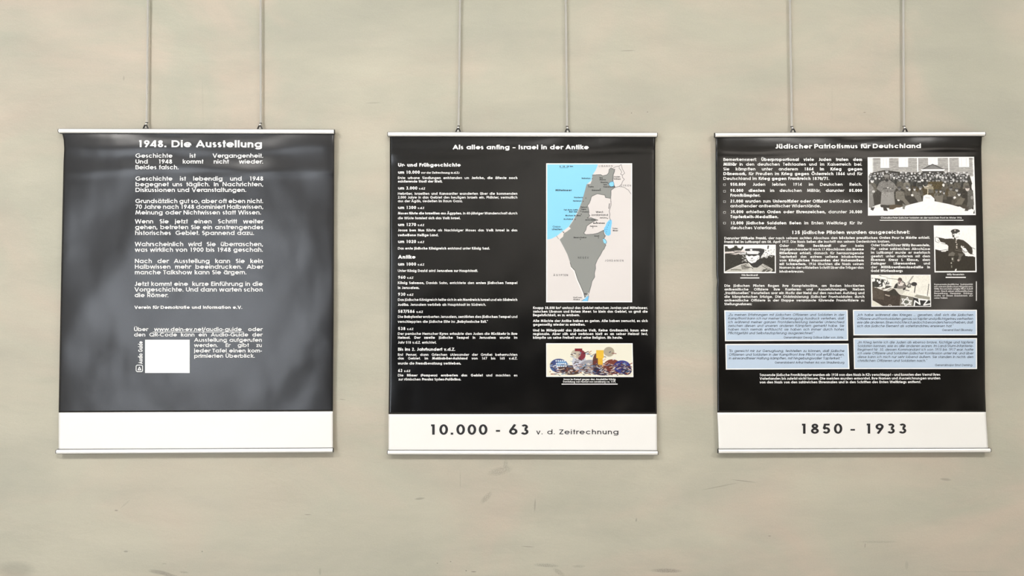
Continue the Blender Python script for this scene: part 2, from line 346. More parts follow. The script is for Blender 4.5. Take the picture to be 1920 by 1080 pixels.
    add('Y', .8+.4*sb, [(.2*sb+h, 1), (.2*sb+.4, .45), (.2*sb+.8-h, 1)], [(.2*sb+.4, 0), (.2*sb+.4, .45)])
    add('Z', .62+1.4*sb, [(sb*.7, 1-h), (sb*.7+.60-h*.5, 1-h), (sb*.7+h, h), (sb*.7+.62, h)])
    # figures
    dw = .60; dc = sb+.30
    add('0', dw+2*sb-.0, arc(dc, .5, .31-h, .51-h, 0, 360, q))
    add('1', dw+2*sb-.06, [(dc+.10-h, 0), (dc+.10-h, 1)], [(dc+.10-h, 1-h), (dc-.16, 1-h)])
    add('2', dw+2*sb, arc(dc, .70, .28-h, .30-h, 168, -38, q) + [(sb+h, h), (sb+.60, h)])
    add('3', dw+2*sb, arc(dc-.01, .755, .235-h*.9, .245-h, 155, -90, q), arc(dc-.01, .28, .28-h, .28-h+.005, 92, -158, q))
    add('4', dw+2*sb+.03, [(sb+.47, 0), (sb+.47, 1)], [(sb+.47-h*.4, 1-h*.9), (sb+.06, .25), (sb+.62, .25)])
    add('5', dw+2*sb, [(sb+.53, 1-h), (sb+.19, 1-h), (sb+.12, .56)] + arc(dc-.02, .325, .285-h, .325-h, 128, -152, q))
    add('6', dw+2*sb, arc(dc, .31, .30-h, .31-h, 0, 360, q), [(sb+.43, 1), (sb+h+.02, .42)])
    add('9', dw+2*sb, arc(dc, .69, .30-h, .31-h, 0, 360, q), [(sb+.60-h-.02, .58), (sb+.17, 0)])
    add('7', dw+2*sb, [(sb+.04, 1-h), (sb+.57-h*.3, 1-h), (sb+.20, 0)])
    add('8', dw+2*sb, arc(dc, .755, .235-h*.9, .245-h, 0, 360, q), arc(dc, .28, .29-h, .28-h+.005, 0, 360, q))
    # punctuation
    dd = w*1.1; add('.', dd+2.2*sb, [(sb+h, 0), (sb+h, dd)]); add(',', dd+2.2*sb, [(sb+h+.03, dd), (sb+h-.04, -.12)])
    add(':', dd+2.2*sb, [(sb+h, 0), (sb+h, dd)], [(sb+h, X-dd), (sb+h, X)]); add(';', dd+2.2*sb, [(sb+h+.02, dd), (sb+h-.04, -.12)], [(sb+h, X-dd), (sb+h, X)])
    add('-', .28+2*sb, [(sb, .34), (sb+.28, .34)]); add('–', .5+2*sb, [(sb, .36), (sb+.5, .36)])
    add('/', .46+.6*sb, [(.3*sb, -.1), (.3*sb+.42, 1.05)])
    add('(', .28+sb, arc(sb+.44, .42, .36, .62, 130, 230, q)); add(')', .28+sb, arc(-.16, .42, .36, .62, 50, -50, q))
    add('„', .34+sb, [(sb+.10, .12), (sb+.04, -.12)], [(sb+.28, .12), (sb+.22, -.12)])
    for c_ in '“”"': add(c_, .34+sb, [(sb+.08, 1.04), (sb+.06, .80)], [(sb+.26, 1.04), (sb+.24, .80)])
    add('²', .34+sb, [(a*.5+sb*.3, b*.5+.52) for a, b in G['2'][1][0]])
    add(' ', .42)
    for base, um in (('a', 'ä'), ('o', 'ö'), ('u', 'ü'), ('A', 'Ä'), ('O', 'Ö'), ('U', 'Ü'), ('e', 'é')):
        adv, st = G[base]; m_ = adv/2; y = .93 if base in 'aoue' else 1.17
        if um == 'é': G[um] = (adv, st + [[(m_-.06, .86), (m_+.10, 1.05)]])
        else: G[um] = (adv, st + [dot(m_-.15, y), dot(m_+.15, y)])
    return {k: (a, [ribbon(s, h, .2 if q >= 14 else None) for s in st]) for k, (a, st) in G.items()}

def ribbon(p, h, step=None):
    """a stroke of half-width h along the points, mitred at gentle bends and bevelled at sharp ones"""
    p = np.array(p, dtype=float); closed = len(p) > 3 and np.allclose(p[0], p[-1])
    if step:
        q = [p[0]]
        for a, b in zip(p[:-1], p[1:]):
            n = max(1, int(math.ceil(np.hypot(*(b-a))/step)))
            q += [a+(b-a)*k/n for k in range(1, n+1)]
        p = np.array(q)
    if closed: p = p[:-1]
    n = len(p)
    seg = np.roll(p, -1, 0) - p
    L = np.hypot(seg[:, 0], seg[:, 1]); L[L == 0] = 1; nn = np.stack([-seg[:, 1]/L, seg[:, 0]/L], 1)
    V = []; F = []; idx = []
    for i in range(n):
        if closed: a, b = nn[i-1], nn[i]
        else: a = nn[max(i-1, 0)]; b = nn[min(i, n-2)]
        m = a+b; k = m.dot(m); ids = []
        for o in ([m*2/k] if k >= 1.0 else [a, b]):
            V += [p[i]+o*h, p[i]-o*h]; ids.append(len(V)-2)
        if len(ids) == 2:
            t = m/max(1e-6, math.sqrt(k)); c = len(V); V += [p[i], p[i]+t*h, p[i]-t*h]
            F.append((c, ids[0], c+1, ids[1])); F.append((c, ids[0]+1, c+2, ids[1]+1))
        idx.append(ids)
    for i in range(n if closed else n-1):
        a = idx[i][-1]; b = idx[(i+1) % n][0]; F.append((a, a+1, b+1, b))
    return np.array(V), np.array(F)

_fonts = {}
def font(w, q=10):
    k = (round(w, 3), q)
    if k not in _fonts: _fonts[k] = make_font(*k)
    return _fonts[k]

class Ink:
    """collects flat printed shapes in front-view pixels, then lays them on a banner's sheet"""
    def __init__(s): s.V = []; s.F = []; s.n = 0
    def add(s, v, f):
        s.V.append(np.asarray(v, float)); s.F.append(np.asarray(f)+s.n); s.n += len(v)
    def quad(s, pts): s.add(pts, [[0, 1, 2, 3]])
    def strip(s, x0, y0, x1, y1, nx=12):
        xs = np.linspace(x0, x1, nx+1); v = [(x, y) for x in xs for y in (y0, y1)]
        s.add(v, [[2*i, 2*i+1, 2*i+3, 2*i+2] for i in range(nx)])
    def line(s, pts, w): v, f = ribbon(pts, w/2); s.add(v, f)
    def text(s, txt, x0, x1, y, cap, hs=1.3, w=.13, wb=.21, mode='N', italic=0.0, q=10, slope=0.0, rot=False):
        runs = []; bold = False
        for ch in txt:
            if ch == '*': bold = not bold; continue
            runs.append((ch, bold))
        fr, fb = font(w, q), font(wb, q)
        adv = [(fb if b else fr)[c][0]*cap for c, b in runs]
        tot = sum(adv); nsp = sum(1 for c, b in runs if c == ' ')
        spw = 0.0; track = 0.0
        if mode == 'N': pass
        elif mode == 'F': hs = (x1-x0)/tot
        elif mode == 'T': track = (x1-x0-tot*hs)/max(1, len(runs)-1)
        elif mode == 'J':
            body = sum(a for a, (c, b) in zip(adv, runs) if c != ' ')
            sp = (x1-x0-body*hs)/max(1, nsp)
            if sp < .2*cap*hs:
                sp = None; hs = (x1-x0)/(body+nsp*.30*cap); sp = .30*cap*hs
            spw = sp
        x = x0
        for (c, b), a in zip(runs, adv):
            if c == ' ' and mode == 'J': x += spw; continue
            for v, f in (fb if b else fr)[c][1]:
                gx = (v[:, 0]+italic*v[:, 1])*cap*hs + x; gy = v[:, 1]*cap
                if rot: s.add(np.stack([y-gy, 2*x0-gx], 1), f)      # runs upward along x = y
                else: s.add(np.stack([gx, y-gy+slope*(gx-x0)], 1), f)
            x += a*hs+track
        return x

# ------------------------------------------------------------------ banners
class Banner:
    def __init__(s, name, left, right, top, band, bot, rail_t, rail_b, depth, waves, bulge, curl, label, m, seed):
        s.left, s.right, s.top, s.band, s.bot = left, right, top, band, bot
        s.depth, s.waves, s.bulge, s.curl = depth, waves, bulge, curl
        cx = (rail_b[0]+rail_b[2])/2
        s.org = W(cx, rail_b[1]+8, depth)
        s.root = bpy.data.objects.new(name, None); COL.objects.link(s.root); s.root.location = s.org
        s.root.empty_display_size = 0.1
        tag(s.root, label, 'banner')
        s.build(rail_t, rail_b, m)
    def edge(s, e, y): return np.interp(y, [q[0] for q in e], [q[1] for q in e])
    def d(s, x, y):
        """distance of the film from the wall at front-view position x, y"""
        x = np.asarray(x, float); y = np.asarray(y, float)
        l = s.edge(s.left, y); r = s.edge(s.right, y); u = (x-l)/(r-l)
        fade = np.clip((s.bot-y)/90, 0, 1)*np.clip((y-s.top)/10, 0, 1)
        z = np.zeros(np.broadcast(x, y).shape)
        for (amp, kx, ky, ph) in s.waves: z = z + amp*np.sin(kx*x+ky*y+ph)
        z = z*fade
        for (amp, yc, sg, ux, su) in s.bulge:
            z = z + amp*np.exp(-((y-yc-6*np.sin(u*7+ux*5))/np.where(y < yc, sg, sg*.55))**2)*(np.exp(-((u-ux)/su)**2))
        e = np.exp(-u/.02)+np.exp(-(1-u)/.02)
        z = z - s.curl*e*fade
        return s.depth + z
    def lay(s, px, py, off):
        dd = s.d(px, py)+off; k = (D-dd)/D/S
        return np.stack([(px-960.0)*k, -dd, EYE-(py-540.0)*k], 1)
    def build(s, rt, rb, m):
        def grid(y0, y1, step, m_, name, x_over=0.0):
            ny = max(2, int((y1(0.5)-y0(0.5))/step)); nx = 128
            U, Vv = np.meshgrid(np.linspace(0, 1, nx+1), np.linspace(0, 1, ny+1))
            yy = y0(U)+(y1(U)-y0(U))*Vv
            l = s.edge(s.left, yy)-x_over; r = s.edge(s.right, yy)+x_over
            xx = l+(r-l)*U
            v = s.lay(xx.ravel(), yy.ravel(), 0.0)
            i = np.arange((nx+1)*ny).reshape(ny, nx+1)[:, :-1].ravel()
            f = np.stack([i, i+nx+1, i+nx+2, i+1], 1)
            o = mesh_obj(name, v, f, m_, s.root, s.org, smooth=True)
            sm = o.modifiers.new('film', 'SOLIDIFY'); sm.thickness = 0.0005; sm.offset = -1
            return o
        band = lambda U: s.band[0]+(s.band[1]-s.band[0])*U
        grid(lambda U: s.top-3+0*U, band, 3.6, m, 'printed_sheet')
        grid(band, lambda U: s.bot+3+0*U, 5, M_white, 'footer_strip')
        # clamp rails: half-round silver front, dark rear profile, dark end plugs
        for nm, (x0, y0, x1, y1, h) in (('top_rail', rt), ('bottom_rail', rb)):
            dp = s.depth; a = W(x0, (y0+h/2), dp); b = W(x1, (y1+h/2), dp)
            hh = h/2/S*(D-dp)/D
            prof = [(0.002, -hh*.86), (-.0030, -hh*.86)] + [(-.0030-.0042*math.cos(t), hh*.86*math.sin(t)) for t in np.linspace(-1.40, 1.40, 13)] + [(-.0030, hh*.86), (0.002, hh*.86)]
            v, f = sweep(prof, a, b); r = mesh_obj(nm, v, f, M_alu, s.root, s.org, smooth=False)
            v, f = sweep([(.0045, -hh), (-.0026, -hh), (-.0026, hh), (.0045, hh)], a, b)
            mesh_obj('rear_profile', v, f, M_dark, r, s.org)
            for p, sg in ((a, -1), (b, 1)):
                q = (p[0]+sg*.0016, p[1], p[2])
                v, f = sweep([(c*1.0, e*.97) for c, e in prof], p, q); mesh_obj('end_plug', v, f, M_dark, r, s.org)
        s.rt = rt
    def ink(s, name, ink, m, off=0.0005, parent=None, label=None):
        v = np.concatenate(ink.V); F = ink.F
        f = np.concatenate(F)
        o = mesh_obj(name, s.lay(v[:, 0], v[:, 1], off), f, m, parent or s.root, s.org)
        if label: o['label'] = label
        if 'paragraph' in name or 'map_' in name or 'quote_l' in name or 'caption' in name: o['kind'] = 'stuff'
        return o
    def picture(s, name, quad, img, off=0.00045, label=None, parent=None):
        """a printed picture: one vertex per printed dot, laid on the sheet inside the four corners"""
        ny, nx, _ = img.shape
        U, V = np.meshgrid(np.linspace(0, 1, nx), np.linspace(0, 1, ny))
        q = np.array(quad, float)
        P = ((1-U)*(1-V))[..., None]*q[0]+(U*(1-V))[..., None]*q[1]+(U*V)[..., None]*q[2]+((1-U)*V)[..., None]*q[3]
        v = s.lay(P[..., 0].ravel(), P[..., 1].ravel(), off)
        i = np.arange(nx*(ny-1)).reshape(ny-1, nx)[:, :-1].ravel()
        o = mesh_obj(name, v, np.stack([i, i+nx, i+nx+1, i+1], 1), M_print, parent or s.root, s.org, smooth=True)
        a = o.data.color_attributes.new('ink', 'FLOAT_COLOR', 'POINT')
        c = img.reshape(-1, 3)/255.0
        c = np.where(c <= 0.04045, c/12.92, ((c+0.055)/1.055)**2.4)*0.92
        a.data.foreach_set('color', np.concatenate([c, np.ones((len(c), 1))], 1).astype(np.float32).ravel())
        if label: o['label'] = label
        return o

class Raster:
    """painter's canvas for the printed pictures; coordinates run 0..w, 0..h in units of the caller"""
    def __init__(s, w, h, nx, ny, bg):
        s.w, s.h, s.ss = w, h, 2
        s.nx, s.ny = nx*s.ss, ny*s.ss
        s.im = np.empty((s.ny, s.nx, 3)); s.im[:] = bg
        s.X, s.Y = np.meshgrid((np.arange(s.nx)+.5)/s.nx*w, (np.arange(s.ny)+.5)/s.ny*h)
        s.rs = np.random.RandomState(7)
    def _box(s, x0, y0, x1, y1):
        a = max(0, int(x0/s.w*s.nx)-1); b = min(s.nx, int(x1/s.w*s.nx)+2); c = max(0, int(y0/s.h*s.ny)-1); d_ = min(s.ny, int(y1/s.h*s.ny)+2)
        return slice(c, max(c, d_)), slice(a, max(a, b))
    def put(s, sl, mask, col, al=1.0):
        t = s.im[sl]; m_ = (mask*al)[..., None]; t[:] = t*(1-m_)+np.array(col if hasattr(col, '__len__') else (col,)*3, float)*m_
    def poly(s, pts, col, al=1.0):
        p = np.array(pts, float); sl = s._box(p[:, 0].min(), p[:, 1].min(), p[:, 0].max(), p[:, 1].max())
        X, Y = s.X[sl], s.Y[sl]; ins = np.zeros(X.shape, bool)
        for i in range(len(p)):
            (x0, y0), (x1, y1) = p[i-1], p[i]
            if y0 == y1: continue
            ins ^= ((Y < y0) != (Y < y1)) & (X < (x1-x0)*(Y-y0)/(y1-y0)+x0)
        s.put(sl, ins.astype(float), col, al)
    def ell(s, cx, cy, rx, ry, col, al=1.0, rot=0.0):
        R = max(rx, ry); sl = s._box(cx-R, cy-R, cx+R, cy+R); dx = s.X[sl]-cx; dy = s.Y[sl]-cy
        c, n = math.cos(rot), math.sin(rot)
        s.put(sl, ((((dx*c+dy*n)/rx)**2+((-dx*n+dy*c)/ry)**2) < 1).astype(float), col, al)
    def rect(s, x0, y0, x1, y1, col, al=1.0): s.poly([(x0, y0), (x1, y0), (x1, y1), (x0, y1)], col, al)
    def line(s, pts, w, col, al=1.0):
        for (x0, y0), (x1, y1) in zip(pts[:-1], pts[1:]):
            sl = s._box(min(x0, x1)-w, min(y0, y1)-w, max(x0, x1)+w, max(y0, y1)+w); X, Y = s.X[sl], s.Y[sl]
            L = max(1e-6, (x1-x0)**2+(y1-y0)**2); t = np.clip(((X-x0)*(x1-x0)+(Y-y0)*(y1-y0))/L, 0, 1)
            s.put(sl, ((X-x0-t*(x1-x0))**2+(Y-y0-t*(y1-y0))**2 < (w/2)**2).astype(float), col, al)
    def blotch(s, amp, n, box=None, seed=1, mono=True):
        rs = np.random.RandomState(seed); sl = s._box(*(box or (0, 0, s.w, s.h))); H, Wd = s.im[sl].shape[:2]
        g = rs.rand(n, n*2, 1 if mono else 3)-.5
        yi = np.linspace(0, n-1.001, H); xi = np.linspace(0, n*2-1.001, Wd)
        y0 = yi.astype(int); x0 = xi.astype(int); fy = (yi-y0)[:, None, None]; fx = (xi-x0)[None, :, None]
        a = g[y0][:, x0]*(1-fy)*(1-fx)+g[y0+1][:, x0]*fy*(1-fx)+g[y0][:, x0+1]*(1-fy)*fx+g[y0+1][:, x0+1]*fy*fx
        s.im[sl] += a*amp
    def done(s):
        im = s.im.reshape(s.ny//2, 2, s.nx//2, 2, 3).mean((1, 3)); return np.clip(im, 4, 252)

B1 = Banner('hanging_banner', [(240, 115), (252, 117), (262, 119.5), (280, 120.3), (300, 119.3), (400, 117), (600, 113), (772, 110), (850, 110)],
            [(240, 626.5), (252, 626.5), (600, 625.5), (772, 624), (850, 624)], 248, (773.5, 771.3), 843,
            (112.5, 241.2, 627.0, 242.6, 9.4), (108.0, 842.0, 624.6, 839.3, 9.0), 0.015,
            [(.0007, .013, .021, .5), (.0005, -.027, .017, 2.0), (.0004, .041, .028, 4.0), (.00035, .016, -.034, 1.0), (.0002, .07, .045, 2.2)],
            [(.0020, 274, 17, .1, .35), (.0013, 276, 18, .75, .5), (.0012, 318, 14, .3, .6), (.0012, 325, 16, .9, .4)], .0015,
            'left banner headed 1948, dark grey glossy film with plain white footer', M_black[0], 1)
B2 = Banner('hanging_banner', [(240, 731), (300, 731), (400, 731), (700, 729.6), (776, 728.6), (860, 728.6)],
            [(240, 1229), (260, 1228.8), (400, 1228.5), (560, 1230), (700, 1230.5), (776, 1231.5), (860, 1232)], 254, (776.6, 776.2), 845,
            (728.2, 247.3, 1231.0, 248.5, 9.4), (727.6, 843.6, 1232.4, 844.6, 8.6), 0.014,
            [(.0006, .012, .019, 1.5), (.0004, -.023, .013, .4), (.0003, .033, .031, 3.0), (.00018, .06, .05, 1.2)],
            [(.0019, 283, 20, .2, .6), (.0018, 284, 18, .9, .3)], .001,
            'middle banner with a blue and grey map and 10.000 - 63 on its white footer', M_black[1], 2)
B3 = Banner('hanging_banner', [(240, 1341.5), (300, 1341.8), (500, 1343), (516, 1343.2), (526, 1344.8), (540, 1343.6), (580, 1344), (774, 1345), (800, 1346.3), (850, 1348)],
            [(240, 1841), (258, 1841), (275, 1840), (290, 1840), (380, 1842), (470, 1844), (590, 1846), (730, 1847), (772, 1848.5), (845, 1853)], 254, (773.6, 772.4), 842,
            (1340.0, 249.0, 1844.4, 247.0, 9.2), (1346.2, 841.4, 1854.6, 839.6, 8.6), 0.014,
            [(.0007, .014, .018, 2.5), (.0005, -.021, .024, 1.1), (.0004, .038, .022, .2), (.0003, .02, -.04, 3.0), (.0002, .06, .05, 2.0)],
            [(.0020, 279, 18, .1, .4), (.0026, 280, 18, .95, .35), (.0011, 281, 18, .5, .4)], .0012,
            'right banner with four light blue quote boxes and 1850 - 1933 on its footer', M_black[2], 3)

# ---------------------------------------------------------------- clips on the rails and the rods they hang from
RODS = [(277.6, 275.4, 240.8, B1, 'first (leftmost) steel rod, holding the left end of the left banner', 273.3),
        (488.7, 489.0, 242.0, B1, 'second steel rod from the left, holding the right side of the left banner', 487.4),
        (862.7, 860.0, 247.3, B2, 'steel rod above the left half of the middle banner', 859.0),
        (1060.8, 1063.3, 248.0, B2, 'steel rod above the map on the middle banner', 1064.0),
        (1481.0, 1484.6, 248.3, B3, 'steel rod above the left half of the right banner', 1486.8),
        (1693.6, 1695.0, 247.6, B3, 'last (rightmost) steel rod, above the group photo on the right banner', 1696.8)]
for xt, xb, yr, bn, lab, xc in RODS:
    dp = bn.depth-.001
    P = lambda x, y, dd=0.0: W(x, y, dp+dd)
    # forked clip screwed on top of the rail, part of the banner
    c = tube([P(xc-4.6, yr+.8), P(xc-3.4, yr-2.4), P(xc-1.9, yr-5.6), P(xc, yr-6.6), P(xc+1.9, yr-5.6), P(xc+3.4, yr-2.4), P(xc+4.6, yr+.8)], .0019, 8)
    bs = box(P(xc-5, 0)[0], P(xc+5, 0)[0], -dp-.003, -dp+.003, P(0, yr+.9)[2], P(0, yr)[2])
    v, f = merge([c, bs]); cl = mesh_obj('forked_clip', v, f, M_dark, bn.root, bn.org)
    v, f = tube([P(xc, yr+.6), P(xc, yr-2.8)], [.0018, .0016], 12); mesh_obj('clip_screw', v, f, M_plug, cl, bn.org)
    # rod
    yt = -590.0; slope = (xt-xb)/ (-233.0); x_top = xb+slope*(yt-233)
    dr = -.005; base = W(xb, yr-7, dp+dr)
    r = bpy.data.objects.new('hanging_rod', None); COL.objects.link(r); r.location = base; r.empty_display_size = .05
    tag(r, lab, 'rod', 'steel rods the banners hang from')
    v, f = tube([P(xb, yr-10, dr), P(x_top, yt, dr)], .0029, 16); mesh_obj('rod', v, f, M_steel, r, base, smooth=True)
    v, f = tube([P(xb, yr-11.4, dr), P(xb, yr-10, dr)], .0036, 14); mesh_obj('collar', v, f, M_dark, r, base)
    v, f = tube([P(xb, yr-10.6, dr), P(xc*.5+xb*.5, yr-8.6, dr*.5), P(xc, yr-6.3)], [.0024, .0028, .0024], 12); mesh_obj('hook', v, f, M_plug, r, base, smooth=True)

# ------------------------------------------------------------------ lettering of banner 1
WT = dict(w=.165, wb=.235)
i = Ink(); i.text('1948. Die Ausstellung', 257.4, 492.2, 275.8, 12.9, w=.20, mode='F', q=24, slope=.003)
B1.ink('heading_lettering', i, M_ink_white)
def block(bn, name, lines, x0, x1, cap, hs, m=M_ink_white, off=.0005, italic=0.0, w=None, wb=None, slope=0.0, parent=None, q=10):
    """lines: (text, baseline) justified, or (text, baseline, end x[, start x]) fitted"""
    k = Ink(); w = w or WT['w']; wb = wb or WT['wb']
    for L in lines:
        if len(L) == 2: k.text(L[0], x0, x1, L[1], cap, hs, w, wb, 'J', italic, q, slope)
        else:
            a = L[3] if len(L) > 3 else x0
            k.text(L[0], a, L[2], L[1], cap, hs, w, wb, 'F', italic, q, slope)
    return bn.ink(name, k, m, off, parent)
T = 'paragraph_lettering'
H1 = 1.22
block(B1, T, [('Geschichte ist Vergangenheit.', 295.7), ('Und 1948 kommt nicht wieder.', 306.7), ('Beides falsch.', 317.4, 335.5)], 253.5, 494, 7.8, H1, q=14)
block(B1, T, [('Geschichte ist lebendig und 1948', 338.7), ('begegnet uns täglich. In Nachrichten,', 349.3), ('Diskussionen und Veranstaltungen.', 359.9, 462.2)], 253.5, 494, 7.8, H1, q=14)
block(B1, T, [('Grundsätzlich gut so, aber oft eben nicht.', 380.8), ('70 Jahre nach 1948 dominiert Halbwissen,', 391.5), ('Meinung oder Nichtwissen statt Wissen.', 402.2, 490)], 253.3, 494, 7.8, H1, q=14)
block(B1, T, [('Wenn Sie jetzt einen Schritt weiter', 418.9), ('gehen, betreten Sie ein anstrengendes', 429.7), ('historisches  Gebiet. Spannend dazu.', 440.5, 477)], 252.9, 493.8, 7.8, H1, q=14)
block(B1, T, [('Wahrscheinlich wird Sie überraschen,', 461.5), ('was wirklich von 1900 bis 1948 geschah.', 472)], 252.7, 493.6, 7.8, H1, q=14)
block(B1, T, [('Nach der Ausstellung kann Sie kein', 493.2), ('Halbwissen mehr beeindrucken. Aber', 503.8), ('manche Talkshow kann Sie ärgern.', 514.3, 462.8)], 252.4, 493.4, 7.8, H1, q=14)
block(B1, T, [('Jetzt kommt eine  kurze Einführung in die', 536), ('Vorgeschichte. Und dann warten schon', 546.6), ('die Römer.', 557.2, 316.3)], 252.0, 493, 7.8, H1, q=14)
block(B1, T, [('Verein für Demokratie und Information e.V.', 579, 454.8)], 251.9, 454.8, 5.8, 1.2, w=.2)
o = block(B1, T, [('Über www.dein-ev.net/audio-guide oder', 620.8), ('den QR-Code kann ein Audio-Guide der', 630.9), ('Ausstellung aufgerufen', 640.8, 491.6, 363.7),
                  ('jeder Tafel einen kom-', 660.8, 491.5, 363.7), ('primierten Überblick.', 670.7, 478.2, 363.7)], 250.9, 491.8, 7.0, H1, q=14)
block(B1, T, [('werden. Er gibt zu', 650.6)], 363.7, 491.5, 7.0, H1, q=14)
i = Ink(); i.strip(286.5, 622.0, 456.3, 622.9); B1.ink('underline', i, M_ink_white)
i = Ink()
for j in range(12): i.strip(272.0, 637.0+j*62.3/12, 355.6, 637.0+(j+1)*62.3/12, 16)
B1.ink('code_panel', i, mat('white_panel_print', (.88, .88, .88), rough=.4), label='blank white square panel')
i = Ink(); i.text('Audio Guide', 682.4, 0, 267.4, 8.2, hs=.62, w=.2, rot=True)
i.line([(257.0, 684.6), (265.6, 684.6), (267.3, 686.2), (267.3, 695.2), (265.6, 696.8), (257.0, 696.8), (255.3, 695.2), (255.3, 686.2), (257.0, 684.6)], 1.3)
i.line([(259.0, 693.4), (264.0, 693.4), (261.5, 688.2), (259.0, 693.4)], 1.6)
B1.ink('audio_guide_mark', i, M_ink_white, label='upright white lettering with a small play symbol')

# ------------------------------------------------------------------ lettering of banner 2
i = Ink(); i.text('Als alles anfing – Israel in der Antike', 848.5, 1104.2, 280, 8.3, w=.215, mode='F', q=16)
B2.ink('heading_lettering', i, M_ink_white)
block(B2, T, [('*Ur- und Frühgeschichte*', 312.4, 864)], 746, 970, 6.5, 1.2, q=14)
block(B2, T, [('*Antike*', 484.9, 779.3)], 746, 970, 6.5, 1.2, q=14)
def date(txt, x1, y, a=None, b=None, sm='v.d.Z'):
    k = Ink(); k.text(txt, 746, x1, y, 5.7, w=.2, mode='F')
    if a: k.text(sm, a, b, y, 3.9, w=.2, mode='F')
    B2.ink('date_lettering', k, M_ink_white)
date('um 10.000', 787.4, 325.7, 789.5, 861.5, 'vor der Zeitrechnung (v.d.Z.)'); date('um 3.000', 782.8, 355.4, 785.2, 797)
date('um 1300', 780.5, 391.9, 783, 795.3); date('um 1270', 780.5, 423.9, 783, 795.3); date('um 1020', 780.5, 455.7, 783, 795.3)
date('um 1000', 780.5, 498, 783, 795.3); date('960', 760.7, 522.7, 763, 775); date('930', 760.4, 554.5, 763, 775)
date('587/586', 777.8, 586.6, 780.5, 793); date('538', 760.4, 618.8, 763, 775); date('Bis ins 2. Jahrhundert v.d.Z.', 853.8, 657.7); date('63', 754.7, 697.5, 757.5, 769.3)
P2 = lambda L: block(B2, T, L, 745.8, 970.3, 4.6, 1.07, w=.175, wb=.22)
P2([('Erste urbane Siedlungen entstanden um *Jericho, die älteste noch*', 335.7), ('*existierende Stadt der Welt.*', 342.3, 829.7)])
P2([('Hebräer, Israeliten und Kanaaniter wanderten über die kommenden', 365.2), ('2.000 Jahre in das Gebiet des heutigen Israels ein. Philister, vermutlich', 372.3), ('aus der Ägäis, siedelten im Raum Gaza.', 379.2, 867.7)])
P2([('*Moses führte die Israeliten aus Ägypten.* In 40-jähriger Wanderschaft durch', 402.1), ('die Wüste *formiert sich das Volk Israel.*', 411.1, 863.5)])
P2([('*Josua ben Nun* führte als Nachfolger Moses das *Volk Israel in das*', 433.9), ('*verheißene Heilige Land.*', 443, 822.5)])
P2([('Das *erste jüdische Königreich* entstand unter *König Saul.*', 467.9, 918.6)])
P2([('Unter *König David* wird *Jerusalem zur Hauptstadt.*', 509.9, 896.3)])
P2([('*König Salomon,* Davids Sohn, errichtete den *ersten jüdischen Tempel*', 532.6), ('*in Jerusalem.*', 541.8, 786.7)])
P2([('Das jüdische Königreich teilte sich in ein *Nordreich Israel* und ein *Südreich*', 564.2), ('*Judäa.* Jerusalem verblieb als Hauptstadt im Südreich.', 573.4, 911.6)])
P2([('Die *Babylonier* eroberten Jerusalem, *zerstörten den jüdischen Tempel* und', 596.1), ('verschleppten die jüdische Elite ins *„Babylonische Exil.“*', 605.2, 914.6)])
P2([('Der persische Herrscher *Kyros* erlaubte den Juden die *Rückkehr in ihre*', 627.9), ('*Heimat. Der zweite jüdische Tempel in Jerusalem* wurde im', 635.2), ('Jahr 518 v.d.Z. errichtet.', 644.3, 818.5)])
P2([('Erst Perser, dann Griechen (Alexander der Große) beherrschten', 667.2), ('das Gebiet. Im *Makkabäer-Aufstand* von 167 bis 165 v.d.Z.', 674.1), ('wurde die *Fremdbesatzung vertrieben.*', 683.5, 864.8)])
P2([('Die *Römer (Pompeus) eroberten das Gebiet* und machten es', 705.9), ('zur römischen *Provinz Syrien-Palästina.*', 713.4, 864.8, 747)])
P2r = lambda L: block(B2, T, L, 999.2, 1214.6, 4.6, 1.04, w=.205)
P2r([('Knapp 28.800 km² umfasst das Gebiet zwischen Jordan und Mittelmeer,', 579.4), ('zwischen Libanon und Rotem Meer. So klein das Gebiet, so groß die', 586.3), ('Begehrlichkeit, es zu erobern.', 593, 1087.3)])
P2r([('Alle Mächte der Antike haben es getan. Alle haben versucht, es sich', 603.8), ('gegenseitig wieder zu entreißen.', 610.7, 1097.6)])
P2r([('Und im Mittelpunkt das jüdische Volk. Keine Großmacht, kaum eine', 621.5), ('regionale. Aber zäh und verbissen hielt es an seiner Heimat fest,', 628.2), ('kämpfte um seine Freiheit und seine Religion. Bis heute.', 635.2, 1167.6)])
def caption(bn, lines, cap, bar, w=.17):
    k = Ink()
    for t, x0, x1, y in lines: k.text(t, x0, x1, y, cap, w=w, mode='F', q=8)
    k.strip(*bar); bn.ink('caption_lettering', k, M_ink_white)
caption(B2, [('Josua im Kampf gegen den Amalekiter König.', 1056, 1155, 712.8), ('Darstellung von Herrad von Landsberg ca. 1175.', 1055.5, 1155, 717.4)], 3.4, (1053, 719.4, 1158, 721.0))
i = Ink()
i.text('10.000', 803.0, 915.2, 815, 19.2, hs=1.36, w=.18, mode='T', q=32)
B2.ink('footer_lettering', i, M_ink_black)
i = Ink(); i.strip(929.8, 806.3, 937.6, 809.5, 2); B2.ink('footer_dash', i, M_ink_black)
i = Ink(); i.text('63', 953.0, 993.2, 815, 19.2, hs=1.36, w=.18, mode='T', q=32)
B2.ink('footer_lettering', i, M_ink_black)
i = Ink(); i.text('v. d. Zeitrechnung', 1005.0, 1160.2, 814.2, 8.9, hs=1.36, w=.148, mode='T', q=20); B2.ink('footer_lettering', i, M_ink_black)

